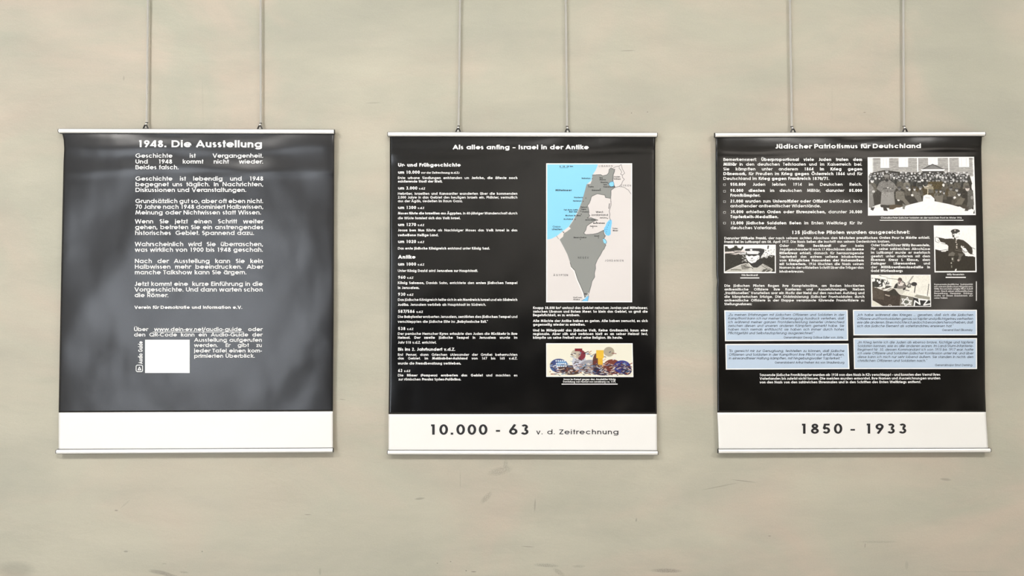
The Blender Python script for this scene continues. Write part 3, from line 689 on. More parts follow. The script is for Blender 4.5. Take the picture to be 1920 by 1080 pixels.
# ------------------------------------------------------------------ lettering of banner 3
SL = -.0035
i = Ink(); i.text('Jüdischer Patriotismus für Deutschland', 1453, 1727.3, 278.6, 8.3, w=.215, mode='F', q=16, slope=SL)
B3.ink('heading_lettering', i, M_ink_white)
P3 = lambda L, x0=1356, x1=1616.7, cap=5.6, **k: block(B3, T, L, x0, x1, cap, 1.12, w=.175, wb=.225, **k)
P3([('Bemerkenswert: *Überproportional viele Juden traten dem*', 301.8), ('*Militär* in den deutschen Teilstaaten und im Kaiserreich bei.', 310.7), ('Sie kämpften unter anderem *1864 im Krieg gegen*', 319.6),
    ('*Dänemark,* für Preußen im *Krieg gegen Österreich 1866* und für', 328.4), ('Deutschland im *Krieg gegen Frankreich 1870/71*.', 337.4, 1555.3)])
P3([('*550.000* Juden lebten 1914 im Deutschen Reich.', 348.4)], 1369)
P3([('*98.000 dienten* im deutschen Militär, darunter *85.000*', 359.9), ('*Frontkämpfer.*', 368.9, 1425.8)], 1369)
P3([('*21.000* wurden zum *Unteroffizier oder Offizier* befördert, trotz', 379.9), ('anhaltender antisemitischer Widerstände.', 388.8, 1539.2)], 1369)
P3([('*35.000* erhielten *Orden oder Ehrenzeichen,* darunter *30.000*', 399.9), ('*Tapferkeits-Medaillen.*', 409.1, 1459.7)], 1369.2)
P3([('*12.000 jüdische Soldaten fielen* im Ersten Weltkrieg für ihr', 420.8), ('deutsches Vaterland.', 429.8, 1456.2)], 1369.5)
for yb in (346.3, 358.7, 378.0, 398.3, 418.3):
    i = Ink(); i.line([(1356.4, yb-1.7), (1360.4, yb-1.7), (1360.4, yb+1.7), (1356.4, yb+1.7), (1356.4, yb-1.7)], .38); B3.ink('bullet_square', i, M_ink_white)
i = Ink(); i.text('135 jüdische Piloten wurden ausgezeichnet:', 1483.8, 1706.2, 439, 6.4, w=.215, mode='F', q=12, slope=SL); B3.ink('heading_lettering', i, M_ink_white)
s3 = lambda L, x0, x1, cap=4.6, **k: block(B3, T, L, x0, x1, cap, 1.11, w=.19, wb=.24, **k)
s3([('Darunter *Wilhelm Frankl,* der nach seinem achten Abschuss den *höchsten preußischen Orden Pour le Mérite* erhielt.', 448.9),
    ('Frankl fiel im Luftkampf am 08. April 1917. Die Nazis ließen die Inschrift aus seinem Gedenkstein kratzen.', 455.8, 1669.1)], 1357.8, 1743.9, slope=-.003)
s3([('Oder *Fritz Beckhardt* der beim', 462.9), ('Jagdgeschwader III nach 17 Abschüssen das *Eiserne*', 469.6), ('*Ritterkreuz* erhielt, danach für herausragende', 476.7), ('Tapferkeit das extrem seltene Inhaberkreuz', 483.5),
    ('vom *Königlichen Hausorden der Hohenzollern*', 490.3), ('*mit Schwertern.* 1936 löschten die Nazis seinen', 497.1), ('Namen in der offiziellen Schrift über die Träger das', 503.9), ('Inhaberkreuzes.', 511.2, 1508)], 1461.2, 1619.8)
s3([('Oder Staffelführer *Willy Rosenstein.*', 461.9), ('Für  seine zahlreichen Abschüsse', 468.8), ('im Luftkampf wurde er mehrfach', 475.7), ('geehrt: unter anderem mit dem', 482.5),
    ('*Eisernen Kreuz I. Klasse,* dem', 489.3), ('*Zaringer Löwenorden* und', 496.1), ('der *Militärverdienstmedaille in*', 503.1), ('*Gold Württembergs*', 510, 1692.9)], 1632.7, 1744)
s3([('Die jüdischen Piloten flogen ihre Kampfeinsätze, am Boden blockierten', 537.9), ('antisemitische Offiziere ihre Karrieren und Auszeichnungen. Neben', 544.7), ('„traditionellen“ Vorurteilen war ein Motiv der Neid auf den raschen Aufstieg und', 551.5),
    ('die kämpferischen Erfolge. Die Diskriminierung jüdischer Frontsoldaten durch', 558.5), ('antisemitische Offiziere in der Etappe veranlasste führende Frontoffiziere zu', 565.3), ('Stellungnahmen:', 572.3, 1410)], 1358, 1621)
M_grey_ink = mat('light_grey_lettering', (.62, .61, .60), rough=.45)
block(B3, T, [('Kameradschaftliche Solidarität', 534.7), ('mit seinem jüdischen Flügelmann', 538.9), ('Willy Rosenstein zeigte Pilot Adolf', 543), ('Auer. Nach einer antisemitischen', 547.3), ('Bemerkung Hermann Görings', 551.5),
              ('malte er einen Davidstern auf', 555.8), ('seine Fokker.', 560, 1777.2)], 1751.4, 1824, 3.0, 1.2, m=M_grey_ink, w=.2, q=8)
i = Ink(); i.line([(1830.7, 527.5), (1830.7, 564)], 1.9); B3.ink('rule', i, M_grey_ink)
caption(B3, [('Chanukka-Feier jüdischer Soldaten an der russischen Front im Winter 1916.', 1651.5, 1804, 409.8)], 3.2, (1649.5, 412.3, 1806.5, 413.7), w=.16)
caption(B3, [('Fritz Beckhardt', 1390.5, 1421, 517.4)], 3.3, (1388, 520.2, 1423.7, 522.0))
caption(B3, [('Willy Rosenstein', 1775.5, 1808, 516.2)], 3.3, (1773, 519.1, 1811, 521.0))
s3([('Tausende jüdische Frontkämpfer wurden ab 1938 von den Nazis in KZs verschleppt – und konnten den Verrat ihres', 705.2), ('Vaterlandes bis zuletzt nicht fassen. Die meisten wurden ermordet. Ihre Namen und Auszeichnungen wurden', 712),
    ('von den Nazis von den zahlreichen Ehrenmalen und in den Schriften des Ersten Weltkriegs entfernt.', 718.9, 1727)], 1424.2, 1763.2, slope=-.002)
def quote(corners, lines, x0, x1, sig, sx0, sx1, sy):
    i = Ink(); c = np.array(corners, float); m_ = c.mean(0)
    def patch(c):
        n, r = 48, 12; v = []
        for j in range(r+1):
            a = c[0]+(c[3]-c[0])*j/r; b = c[1]+(c[2]-c[1])*j/r; v += [a+(b-a)*t/n for t in range(n+1)]
        return v, [[j*(n+1)+t, (j+1)*(n+1)+t, (j+1)*(n+1)+t+1, j*(n+1)+t+1] for j in range(r) for t in range(n)]
    v, f = patch(c); i.add(v, f); fr = B3.ink('quote_box', i, M_ink_white, .0004)
    inn = np.array([c[0]+(2, 2), c[1]+(-2, 2), c[2]+(-2, -2), c[3]+(2, -2)])
    i = Ink(); v, f = patch(inn); i.add(v, f); B3.ink('blue_ground', i, M_quote, .00065, fr)
    k = Ink()
    for L in lines:
        if len(L) == 2: k.text(L[0], x0, x1, L[1], 4.6, 1.06, .135, .2, 'J', .18, 10)
        else: k.text(L[0], x0, L[2], L[1], 4.6, 1.06, .135, .2, 'F', .18, 10)
    k.text(sig, sx0, sx1, sy, 4.0, w=.14, mode='F', italic=.1)
    B3.ink('quote_lettering', k, M_ink_navy, .0009, fr)
quote([(1358.1, 582), (1589.4, 581.2), (1590.4, 638.6), (1359.3, 639.7)],
      [('„Zu meinen Erfahrungen mit jüdischen Offizieren und Soldaten in der', 592.3), ('Kampffront kann ich nur meiner Überzeugung Ausdruck verleihen, daß', 599.2), ('ich während meiner ganzen Frontdienstleistung keinerlei Unterschied', 606.1),
       ('zwischen diesen und unseren anderen Kämpfern gemerkt habe. Sie', 612.9), ('haben mich niemals enttäuscht; sie haben sich immer durch hohes', 619.8), ('Pflichtgefühl und Selbstaufopferung ausgezeichnet.“', 626.7, 1526)], 1364.8, 1582.6,
      'Generalmajor Georg Gölisse Edler von Jörte.', 1469, 1582, 634.6)
quote([(1360, 644.9), (1591, 644.2), (1592.8, 692), (1361, 693)],
      [('“Es gereicht mir zur Genugtuung, feststellen zu können, daß jüdische', 660.1), ('Offizieren und Soldaten in der Kampffront ihre Pflicht voll erfüllt haben,', 667), ('in einwandfreier Haltung kämpften, mit hingebungsvoller Tapferkeit.“', 673.9, 1577.3)], 1366, 1583,
      'Generaloberst Arthur Freiherr Arz von Straußenburg', 1452.3, 1583, 681.6)
quote([(1599.1, 580.9), (1831.7, 580.9), (1832, 628.7), (1600.2, 628.8)],
      [('„Ich habe während des Krieges ... gesehen, daß sich die jüdischen', 592.6), ('Offiziere und Frontsoldaten genau so tapfer und pflichtgetreu verhielten', 599.8), ('wie alle anderen. Eines möchte ich jedoch besonders hervorheben, daß', 606.6),
       ('sich das jüdische Element als vaterlandstreu erwiesen hat.“', 613.4, 1787)], 1606.5, 1824.5, 'General East Elkomsky', 1766, 1823.5, 620.6)
quote([(1600.1, 634), (1831.9, 633.9), (1832, 691.9), (1601.3, 692)],
      [('„Im Krieg lernte ich die Juden als ebenso brave, tüchtige und tapfere', 643.9), ('Soldaten kennen, wie es alle anderen waren. Im Land-Sturm-Infanterie-', 650.8), ('Regiment Nr. 30, dessen Kommandant ich von 1915 bis 1917 war, hatte', 657.6),
       ('ich viele Offiziere und Soldaten jüdischer Konfession unter mir, und über', 664.5), ('diese kann ich mich nur sehr lobend äußern. Sie standen in nichts den', 671.4), ('christlichen Offizieren und Soldaten nach.“', 678.5, 1737.7)], 1607.5, 1825,
      'Generalmajor Ernst Deming.', 1752.8, 1824, 686.4)
i = Ink()
i.text('1850', 1498.6, 1580.6, 813.2, 18.7, hs=1.36, w=.18, mode='T', q=32, slope=-.002); B3.ink('footer_lettering', i, M_ink_black)
i = Ink(); i.strip(1594.7, 804.4, 1603.1, 807.4, 2); B3.ink('footer_dash', i, M_ink_black)
i = Ink()
i.text('1933', 1620.0, 1701.6, 813.0, 18.7, hs=1.36, w=.18, mode='T', q=32, slope=-.002); B3.ink('footer_lettering', i, M_ink_black)

# ------------------------------------------------------------------ the map on banner 2
mx, my, mw, mh = 1024.0, 306.3, 161.2, 260.2
R = Raster(mw, mh, 300, 484, (226, 221, 219))
t = lambda pts: [(x-mx, y-my) for x, y in pts]
SEA = (141, 216, 252)
R.poly(t([(1024, 306), (1121.5, 306), (1120.5, 310), (1117, 319), (1111, 328), (1108.5, 339), (1100, 346), (1096, 363), (1090, 381), (1080, 403), (1066.5, 425), (1056, 433), (1044, 442.5), (1034, 447.5), (1024, 449.5)]), SEA)
ISR = [(1110.5, 328.5), (1126, 327.5), (1130, 330), (1138, 328), (1141, 324.5), (1142, 318), (1145.5, 315), (1148, 316.8), (1152, 318.6), (1152, 322), (1150, 327), (1149, 332), (1148.7, 341), (1150.5, 345), (1152, 350), (1151, 353),
       (1145.5, 357), (1145.5, 363), (1144.8, 372), (1135, 370.5), (1134, 366), (1128, 365), (1120, 363.5), (1115, 365.5), (1109, 368.5), (1107, 376), (1105, 381), (1101.5, 385.5), (1103, 390), (1104.5, 398), (1103.8, 401), (1106, 405),
       (1101, 409), (1108, 408.2), (1113, 410), (1120.8, 412.5), (1113, 415.2), (1105, 420), (1100, 424), (1098.5, 431), (1094.6, 437), (1098, 439.8), (1112, 439), (1121, 437), (1132, 431.5), (1132, 437), (1134.7, 443), (1132.5, 446.5),
       (1130.5, 449), (1131, 453), (1134, 457), (1136, 459), (1134, 463), (1133, 466), (1129.5, 470), (1125.5, 478), (1120, 486.7), (1116.2, 496), (1116.7, 503), (1114.5, 512), (1115, 519), (1110, 527), (1108.3, 535), (1104.5, 548),
       (1101, 556.5), (1096.3, 558.5), (1094.8, 550), (1089, 536), (1083, 523), (1078, 507), (1071.4, 500), (1069, 492), (1067, 486), (1064, 477), (1057, 463), (1049.5, 449), (1056, 443.5), (1057, 437.5), (1063, 434), (1070.5, 428.3), (1067, 425),
       (1074, 415), (1083, 399), (1090, 381), (1095, 364), (1100, 345.5), (1107, 345), (1109.8, 338)]
GREY = (146, 149, 146); DK = (70, 72, 72)
R.poly(t([(1068, 425), (1070.5, 428.5), (1064, 433), (1057.5, 437.5), (1056.5, 443), (1049.5, 448.5), (1044.5, 442.5), (1056, 433)]), (232, 224, 220))
R.poly(t(ISR), GREY); R.line(t(ISR[:64]), .8, DK); R.line(t(ISR[63:72]), .8, (52, 54, 54)); R.line(t([(x-1.6, y+.8) for x, y in ISR[63:71]]), 1.4, (250, 250, 248))
R.line(t([(1152.2, 317.5), (1151.6, 322), (1149.5, 328), (1149, 341)]), 1.3, (90, 92, 92))
R.poly(t([(1141, 345), (1144.5, 341.3), (1149.5, 340.6), (1151, 344), (1150.5, 349), (1145.5, 350.7), (1142.5, 348)]), (140, 214, 252)); R.line(t([(1141, 345), (1144.5, 341.3), (1149.5, 340.6), (1151, 344), (1150.5, 349), (1145.5, 350.7), (1142.5, 348), (1141, 345)]), .7, (60, 120, 160))
R.poly(t([(1135, 424), (1138, 417), (1142, 412.5), (1146.5, 412), (1147, 418), (1145, 430), (1145, 439), (1141, 442), (1136, 440.5), (1132.6, 434), (1132.3, 428)]), (124, 205, 252))
for q in ((1142, 418), (1140.5, 422), (1138.5, 426), (1134, 430.5), (1137.6, 430), (1136.8, 434), (1135.8, 437)): R.ell(q[0]-mx, q[1]-my, .6, .6, (40, 90, 130))
R.poly(t([(1130, 447.5), (1134, 448), (1137, 452.5), (1137, 456), (1133, 456.6), (1131, 453)]), (150, 220, 250)); R.line(t([(1130, 447.5), (1134, 448), (1137, 452.5), (1137, 456), (1133, 456.6)]), .7, (60, 110, 150))
R.poly(t([(1104, 554), (1102, 565.5), (1090, 565.5), (1096, 560), (1100, 556)]), (120, 200, 245)); R.line(t([(1104, 554), (1103, 559), (1101.5, 565)]), .6, (60, 100, 140)); R.line(t([(1096, 560), (1089, 565)]), .7, (50, 90, 130))
BL = (92, 90, 90)
for ln, w_ in (([(1148, 317), (1151, 314.5), (1155, 312.6), (1160, 312), (1163, 310), (1165, 307)], .7), ([(1161, 313), (1160.5, 316), (1163, 318), (1165.5, 323), (1163.3, 327), (1167, 328.5), (1171, 325), (1166.5, 317), (1164.5, 309), (1166, 307)], .7),
               ([(1166.5, 328.5), (1167, 333), (1170.3, 336.5), (1167, 340.5), (1165, 346), (1161, 349.5), (1152, 352), (1148, 355)], .8), ([(1161, 350), (1166, 350.5), (1171, 352), (1175, 355), (1178, 356.5), (1180, 360), (1183, 364)], .7),
               ([(1144.8, 372), (1145.6, 384), (1143.8, 390), (1142, 396), (1143.5, 402), (1142.5, 407), (1144.5, 413)], .9), ([(1142.6, 382), (1141.4, 391)], 1.4), ([(1054, 433.5), (1057.5, 436)], .7),
               ([(1043.5, 442), (1047.5, 448)], .6), ([(1135, 441.5), (1132.8, 446)], 1.0)): R.line(t(ln), w_, BL)
R.poly(t([(1055.5, 434.5), (1058.3, 434.8), (1056.8, 437)]), (30, 30, 30))
for q in ((1110.3, 335.5), (1103.5, 347.5), (1098.5, 371.5), (1093.5, 377.5), (1125.5, 354.3), (1120.3, 412.8), (1118.5, 416.3), (1111.5, 427), (1088.3, 448.5), (1122, 445.8), (1139, 409.5), (1089, 396), (1090, 401.7), (1078.5, 411.5), (1098, 550.5), (1140, 343.8)):
    R.ell(q[0]-mx, q[1]-my, .75, .75, (25, 25, 25))
im = R.done()
b_ = 4; im[:b_] = im[-b_:] = 250; im[:, :b_] = im[:, -b_:] = 250
mapo = B2.picture('map_print', [(1024.0, 306.2), (1185.3, 306.2), (1185.3, 566.8), (1024.0, 566.8)], im, label='map with blue sea, grey land and light neighbouring countries')
k = Ink()
for tx, x0, x1, y, cap, w_ in (('LIBANON', 1123, 1148.6, 313, 3.3, .14), ('SYRIEN', 1164, 1183.3, 349.6, 3.4, .14), ('JORDANIEN', 1134, 1169, 490.4, 3.6, .14), ('ÄGYPTEN', 1037.5, 1065, 517.6, 3.6, .16), ('NEGEV', 1083.5, 1103.8, 484.8, 3.5, .14),
    ('Mittelmeer', 1041, 1071.8, 358.3, 3.4, .2), ('Gaza-', 1036, 1052, 426.6, 3.5, .13), ('streifen', 1034.5, 1054.5, 431.6, 3.4, .17), ('West-', 1117, 1132, 399.1, 3.3, .17), ('jordanland', 1109, 1140.2, 404.7, 3.5, .15),
    ('Totes', 1148.5, 1158.5, 429.6, 2.6, .2), ('Meer', 1148.8, 1158.6, 433.6, 2.6, .24), ('Golan-', 1151, 1163.5, 332.7, 2.6, .2), ('höhen', 1151, 1163.8, 336.7, 2.6, .22), ('Nahariya', 1090.5, 1107, 335.6, 2.7, .2), ('Berg', 1124, 1130, 334.6, 2.6, .22), ('Meron', 1124, 1136, 338.2, 2.5, .2),
    ('Tiberias', 1125.5, 1139.8, 343.2, 2.5, .2), ('See', 1131, 1138, 347.4, 2.6, .2), ('Genezareth', 1131, 1154, 351.4, 2.5, .22), ('Haifa', 1103, 1113, 351.4, 2.6, .2), ('Nazareth', 1109.5, 1126.8, 357.9, 2.6, .2), ('Hadera', 1076, 1093, 371.4, 2.5, .2),
    ('Netanya', 1074.5, 1090, 378, 2.6, .2), ('Petach', 1088.5, 1101, 389.6, 2.6, .22), ('Tiqwa', 1089, 1099, 393.6, 2.6, .22), ('Tel Aviv-Jaffa', 1057, 1084, 394.7, 2.6, .22), ('Bat Jam', 1067, 1083, 398.4, 2.6, .24), ('Cholon', 1091, 1103.5, 398.4, 2.5, .22),
    ('Rischon le Zion', 1060, 1089, 405.4, 2.6, .23), ('Aschdod', 1056.5, 1074.5, 412.2, 2.7, .22), ('Jerusalem', 1096.7, 1116.5, 413.4, 2.5, .22), ('Jericho', 1124, 1138, 409.6, 2.5, .2), ('Bethlehem', 1112, 1134, 419.6, 2.6, .22), ('Hebron', 1106, 1120, 425.3, 2.5, .2),
    ('Beerscheba', 1075.5, 1099.5, 446.5, 2.6, .22), ('Arad', 1114, 1123.5, 443.6, 2.5, .22), ('Eilat', 1094.5, 1102, 552.4, 2.6, .24), ('Golf von', 1074.5, 1090.8, 559, 2.6, .2), ('Akaba', 1074.5, 1087, 562.8, 2.6, .2), ('0  10  20 km', 1049, 1074.6, 313.2, 2.6, .2)):
    k.text(tx, x0, x1, y, cap, hs=.95 if tx.isupper() and len(tx) > 4 else 1, w=w_, mode='T' if tx.isupper() and len(tx) > 4 else 'F', q=8)
k.line([(1050, 313.9), (1050, 314.6), (1065, 314.6), (1065, 313.9)], .5)
B2.ink('map_lettering', k, M_ink_black, .0008, mapo)

# plain stand-in for the painted miniature: cream ground with loose strips and dabs in its colours, depicting nothing
R = Raster(163, 63, 326, 126, (244, 240, 222))
rs = random.Random(5)
R.rect(2, 2, 161, 61, (238, 235, 218))
for (x, y, rx, ry, c) in ((24, 42, 17, 13, (44, 60, 120)), (30, 40, 10, 7, (96, 150, 200)), (46, 50, 22, 9, (70, 46, 40)), (62, 36, 13, 17, (196, 200, 214)), (66, 22, 8, 9, (120, 24, 40)), (82, 44, 20, 13, (150, 150, 160)), (96, 36, 9, 18, (84, 44, 34)),
                          (108, 52, 22, 8, (24, 22, 60)), (124, 44, 17, 14, (110, 40, 26)), (142, 44, 16, 12, (34, 44, 130)), (150, 50, 10, 9, (20, 26, 80)), (56, 20, 9, 8, (190, 180, 160)), (118, 16, 10, 9, (170, 160, 140))):
    R.ell(x, y, rx, ry, c, .92)
for q in range(420):
    x = rs.uniform(6, 156); y = rs.uniform(38, 58) if rs.random() < .72 else rs.uniform(14, 40)*.9+4
    if y < 36 and not 44 < x < 126: continue
    c = rs.choice([(30, 34, 74), (120, 40, 28), (214, 190, 160), (226, 226, 230), (24, 18, 18), (90, 140, 190), (170, 110, 70), (60, 30, 30), (240, 236, 226)])
    a = rs.uniform(-.9, .9); l = rs.uniform(1.5, 8); R.line([(x, y), (x+l*math.cos(a), y+l*math.sin(a)*.7)], rs.uniform(.5, 1.8), c, .85)
R.rect(94, 13, 108, 28, (236, 190, 60)); R.rect(97, 28, 106, 40, (226, 178, 52)); R.rect(54, 10, 68, 15, (130, 28, 40))
for q in range(16): R.ell(19+(q % 5)*4+(q//5), 33+(q//5)*5, 1.5, 1.4, (222, 234, 244))
im = R.done(); im[:3] = im[-3:] = 250; im[:, :3] = im[:, -3:] = 250
B2.picture('painting_print', [(1024.0, 643.6), (1186.2, 643.6), (1187.6, 707.0), (1024.2, 706.6)], im, label='small colour painting print in red, blue and yellow')

# ------------------------------------------------------------------ the photographs printed on banner 3
def bordered(im, n, c=250): im[:n] = im[-n:] = c; im[:, :n] = im[:, -n:] = c; return im
# half-length portrait in a peaked cap (crop units 14.4 per pixel, origin 1350, 450)
R = Raster(1400, 770, 196, 108, (250, 250, 248)); o = lambda pts: [(x-103, y-127) for x, y in pts]
def P(pts, c, al=1): R.poly(o(pts), c, al)
def Ln(pts, w, c, al=1): R.line(o(pts), w, c, al)
def El(x, y, a, b, c, al=1, rot=0): R.ell(x-103, y-127, a, b, c, al, rot)
DG = (44, 42, 34)
P([(133, 380), (560, 360), (1100, 380), (1470, 420), (1470, 862), (133, 862)], DG)
P([(133, 155), (160, 175), (200, 165), (215, 215), (260, 235), (330, 215), (390, 190), (380, 160), (460, 160), (480, 210), (560, 235), (590, 180), (630, 185), (620, 240), (560, 300), (450, 320), (250, 330), (133, 330)], (50, 50, 42))
P([(133, 320), (300, 310), (420, 290), (640, 280), (690, 330), (560, 360), (420, 400), (300, 380), (133, 372)], (222, 214, 208)); Ln([(150, 372), (330, 366), (480, 340), (660, 340)], 16, (30, 30, 26)); Ln([(230, 310), (300, 280), (420, 330), (560, 300)], 14, (36, 36, 30)); Ln([(530, 380), (690, 385)], 26, (230, 230, 228)); Ln([(560, 400), (700, 400)], 10, (20, 20, 18))
P([(1085, 500), (1110, 400), (1200, 300), (1330, 250), (1470, 280), (1470, 370), (1340, 380), (1300, 440), (1180, 470)], (246, 246, 244))
for q in range(60):
    a, b = rs.uniform(1100, 1460), rs.uniform(260, 500)
    if b < 560-(a-1100)*.35: El(a, b, rs.uniform(6, 22), rs.uniform(5, 12), rs.choice([(40, 40, 36), (200, 200, 198), (248, 248, 246)]), 1, rs.uniform(-.6, .6))
P([(1280, 150), (1320, 150), (1300, 250), (1270, 240)], (40, 38, 38)); Ln([(1230, 270), (1225, 300)], 14, (30, 30, 30))
for q in range(22): El(rs.uniform(590, 720), rs.uniform(420, 600), rs.uniform(8, 24), rs.uniform(5, 10), (220, 220, 216))
P([(660, 280), (690, 240), (800, 232), (1100, 232), (1190, 250), (1195, 320), (1120, 420), (1090, 500), (1050, 400), (1020, 330), (880, 300), (700, 300)], (52, 52, 52))
P([(690, 430), (710, 400), (1030, 400), (1060, 430), (1060, 500), (960, 600), (900, 640), (830, 625), (760, 580), (715, 500)], (250, 250, 250))
P([(715, 310), (860, 292), (1030, 305), (1080, 340), (1030, 345), (1010, 390), (740, 385), (700, 330)], (244, 244, 244)); Ln([(740, 392), (1030, 398)], 22, (18, 18, 18)); P([(740, 400), (1000, 405), (980, 425), (900, 445), (860, 420), (780, 445), (740, 425)], (56, 56, 54)); El(838, 268, 34, 24, (250, 250, 250)); Ln([(700, 330), (735, 400), (690, 410)], 20, (60, 60, 58))
Ln([(835, 505), (880, 495)], 16, (30, 30, 30)); Ln([(790, 552), (860, 548), (930, 540)], 9, (90, 90, 90)); Ln([(840, 578), (890, 572)], 9, (120, 120, 120)); Ln([(1000, 520), (1040, 470)], 12, (120, 120, 118)); Ln([(960, 600), (1010, 540)], 14, (60, 60, 60))
P([(133, 862), (270, 790), (560, 660), (770, 615), (840, 690), (900, 745), (1000, 745), (1150, 640), (1390, 770), (1420, 800), (1380, 862)], (196, 194, 186)); Ln([(140, 855), (300, 775), (560, 665), (760, 620)], 14, (248, 246, 240))
P([(820, 640), (960, 600), (1080, 520), (1140, 600), (1080, 690), (980, 745), (900, 740)], (46, 46, 44)); P([(560, 670), (690, 650), (730, 700), (820, 740), (740, 790), (590, 800)], (140, 138, 130)); Ln([(640, 700), (700, 740), (820, 740)], 16, (60, 58, 52)); Ln([(690, 660), (760, 610)], 12, (30, 30, 28)); Ln([(300, 800), (440, 800), (560, 810)], 30, (120, 118, 104))
Ln([(780, 640), (850, 740), (830, 860)], 14, (246, 246, 240)); Ln([(840, 740), (880, 770)], 16, (36, 34, 30)); Ln([(1120, 690), (1270, 780)], 12, (60, 58, 50)); Ln([(1180, 680), (1290, 740)], 10, (70, 68, 60)); P([(1110, 862), (1170, 790), (1330, 770), (1390, 800), (1290, 862)], (84, 82, 74)); Ln([(1200, 862), (1280, 800), (1400, 790)], 12, (230, 228, 220)); P([(1180, 560), (1220, 640), (1420, 770), (1440, 862), (1470, 862), (1470, 520), (1300, 470)], (38, 36, 28))
P([(790, 780), (850, 780), (880, 862), (760, 862)], (210, 208, 200))
R.blotch(26, 40, seed=3); im = bordered(R.done(), 4)
B3.picture('portrait_print', [(1357.2, 458.8), (1454.6, 458.8), (1454.8, 512.0), (1357.4, 512.2)], im, label='black and white portrait of a person in a peaked cap')
# seated officer (9.82 per pixel, origin 1745, 415)
R = Raster(795, 865, 162, 176, (251, 251, 249)); o = lambda pts: [(x-55, y-77) for x, y in pts]
def P(pts, c, al=1): R.poly(o(pts), c, al)
def Ln(pts, w, c, al=1): R.line(o(pts), w, c, al)
def El(x, y, a, b, c, al=1, rot=0): R.ell(x-55, y-77, a, b, c, al, rot)
CT = (58, 52, 42)
P([(80, 520), (160, 545), (320, 540), (620, 600), (690, 650), (760, 640), (825, 665), (825, 915), (80, 915)], (42, 37, 27))
P([(120, 300), (260, 325), (400, 318), (430, 290), (520, 330), (610, 350), (690, 410), (770, 490), (780, 560), (770, 610), (740, 610), (700, 580), (640, 500), (570, 470), (590, 560), (620, 600), (580, 640), (420, 640), (330, 640), (320, 540), (325, 460), (300, 430), (150, 400), (165, 370), (120, 320)], CT)
P([(100, 290), (140, 305), (180, 380), (260, 400), (280, 415), (150, 402), (90, 375), (80, 320)], (250, 250, 248)); Ln([(80, 300), (85, 370), (150, 400)], 6, (40, 38, 34)); Ln([(95, 292), (250, 322)], 8, (36, 34, 28)); Ln([(130, 345), (165, 385)], 8, (120, 118, 110))
P([(80, 440), (140, 400), (300, 430), (322, 480), (310, 520), (160, 540), (80, 515)], (250, 250, 248)); Ln([(80, 520), (170, 540), (320, 518)], 7, (36, 34, 28)); P([(180, 545), (310, 530), (270, 560), (200, 560)], (240, 240, 236))
P([(575, 475), (650, 500), (690, 560), (720, 620), (780, 610), (800, 640), (760, 650), (640, 640), (620, 560)], (250, 250, 248)); Ln([(610, 545), (650, 575), (700, 550)], 8, (40, 36, 30)); Ln([(580, 500), (625, 590)], 7, (40, 36, 30)); Ln([(770, 490), (825, 512)], 8, (40, 38, 34)); Ln([(735, 600), (745, 575), (790, 620)], 6, (70, 66, 60))
P([(395, 210), (500, 215), (530, 225), (520, 260), (510, 290), (520, 330), (480, 340), (450, 300), (440, 260), (430, 330), (400, 320), (410, 270)], (248, 248, 246)); P([(392, 205), (440, 200), (440, 290), (410, 300)], (60, 56, 50)); El(425, 245, 12, 14, (230, 230, 228)); Ln([(470, 300), (520, 290)], 7, (90, 90, 88)); Ln([(520, 230), (545, 235)], 6, (120, 118, 112))
P([(372, 190), (395, 160), (450, 142), (510, 150), (548, 175), (540, 200), (500, 210), (490, 228), (430, 225), (395, 215)], (58, 56, 52)); El(455, 175, 13, 12, (220, 210, 200)); El(455, 150, 14, 6, (180, 178, 170))
for x, y in ((475, 350), (470, 385), (485, 425), (480, 462), (482, 490)): El(x, y, 13, 10, (232, 226, 214))
El(570, 468, 10, 22, (245, 244, 238)); El(602, 468, 20, 8, (225, 222, 214)); Ln([(450, 530), (590, 560)], 8, (120, 114, 104)); Ln([(500, 510), (600, 540)], 6, (110, 104, 96))
P([(330, 600), (400, 560), (450, 590), (430, 640), (320, 640)], (112, 108, 98)); P([(500, 590), (610, 600), (600, 630), (560, 660), (555, 720), (500, 720), (520, 640)], (98, 94, 86)); P([(380, 660), (430, 660), (430, 750), (385, 745)], (84, 82, 72)); El(397, 695, 12, 20, (210, 210, 200)); El(375, 770, 12, 16, (190, 188, 176)); El(380, 835, 9, 26, (140, 140, 128)); El(510, 720, 22, 20, (180, 168, 160)); P([(435, 912), (455, 875), (478, 875), (465, 912)], (245, 245, 240))
R.blotch(12, 30, seed=4); im = bordered(R.done(), 4)
B3.picture('portrait_print', [(1750.7, 422.8), (1829.8, 422.8), (1831.2, 510.2), (1752.2, 510.8)], im, label='black and white photo of an officer seated with arms spread')
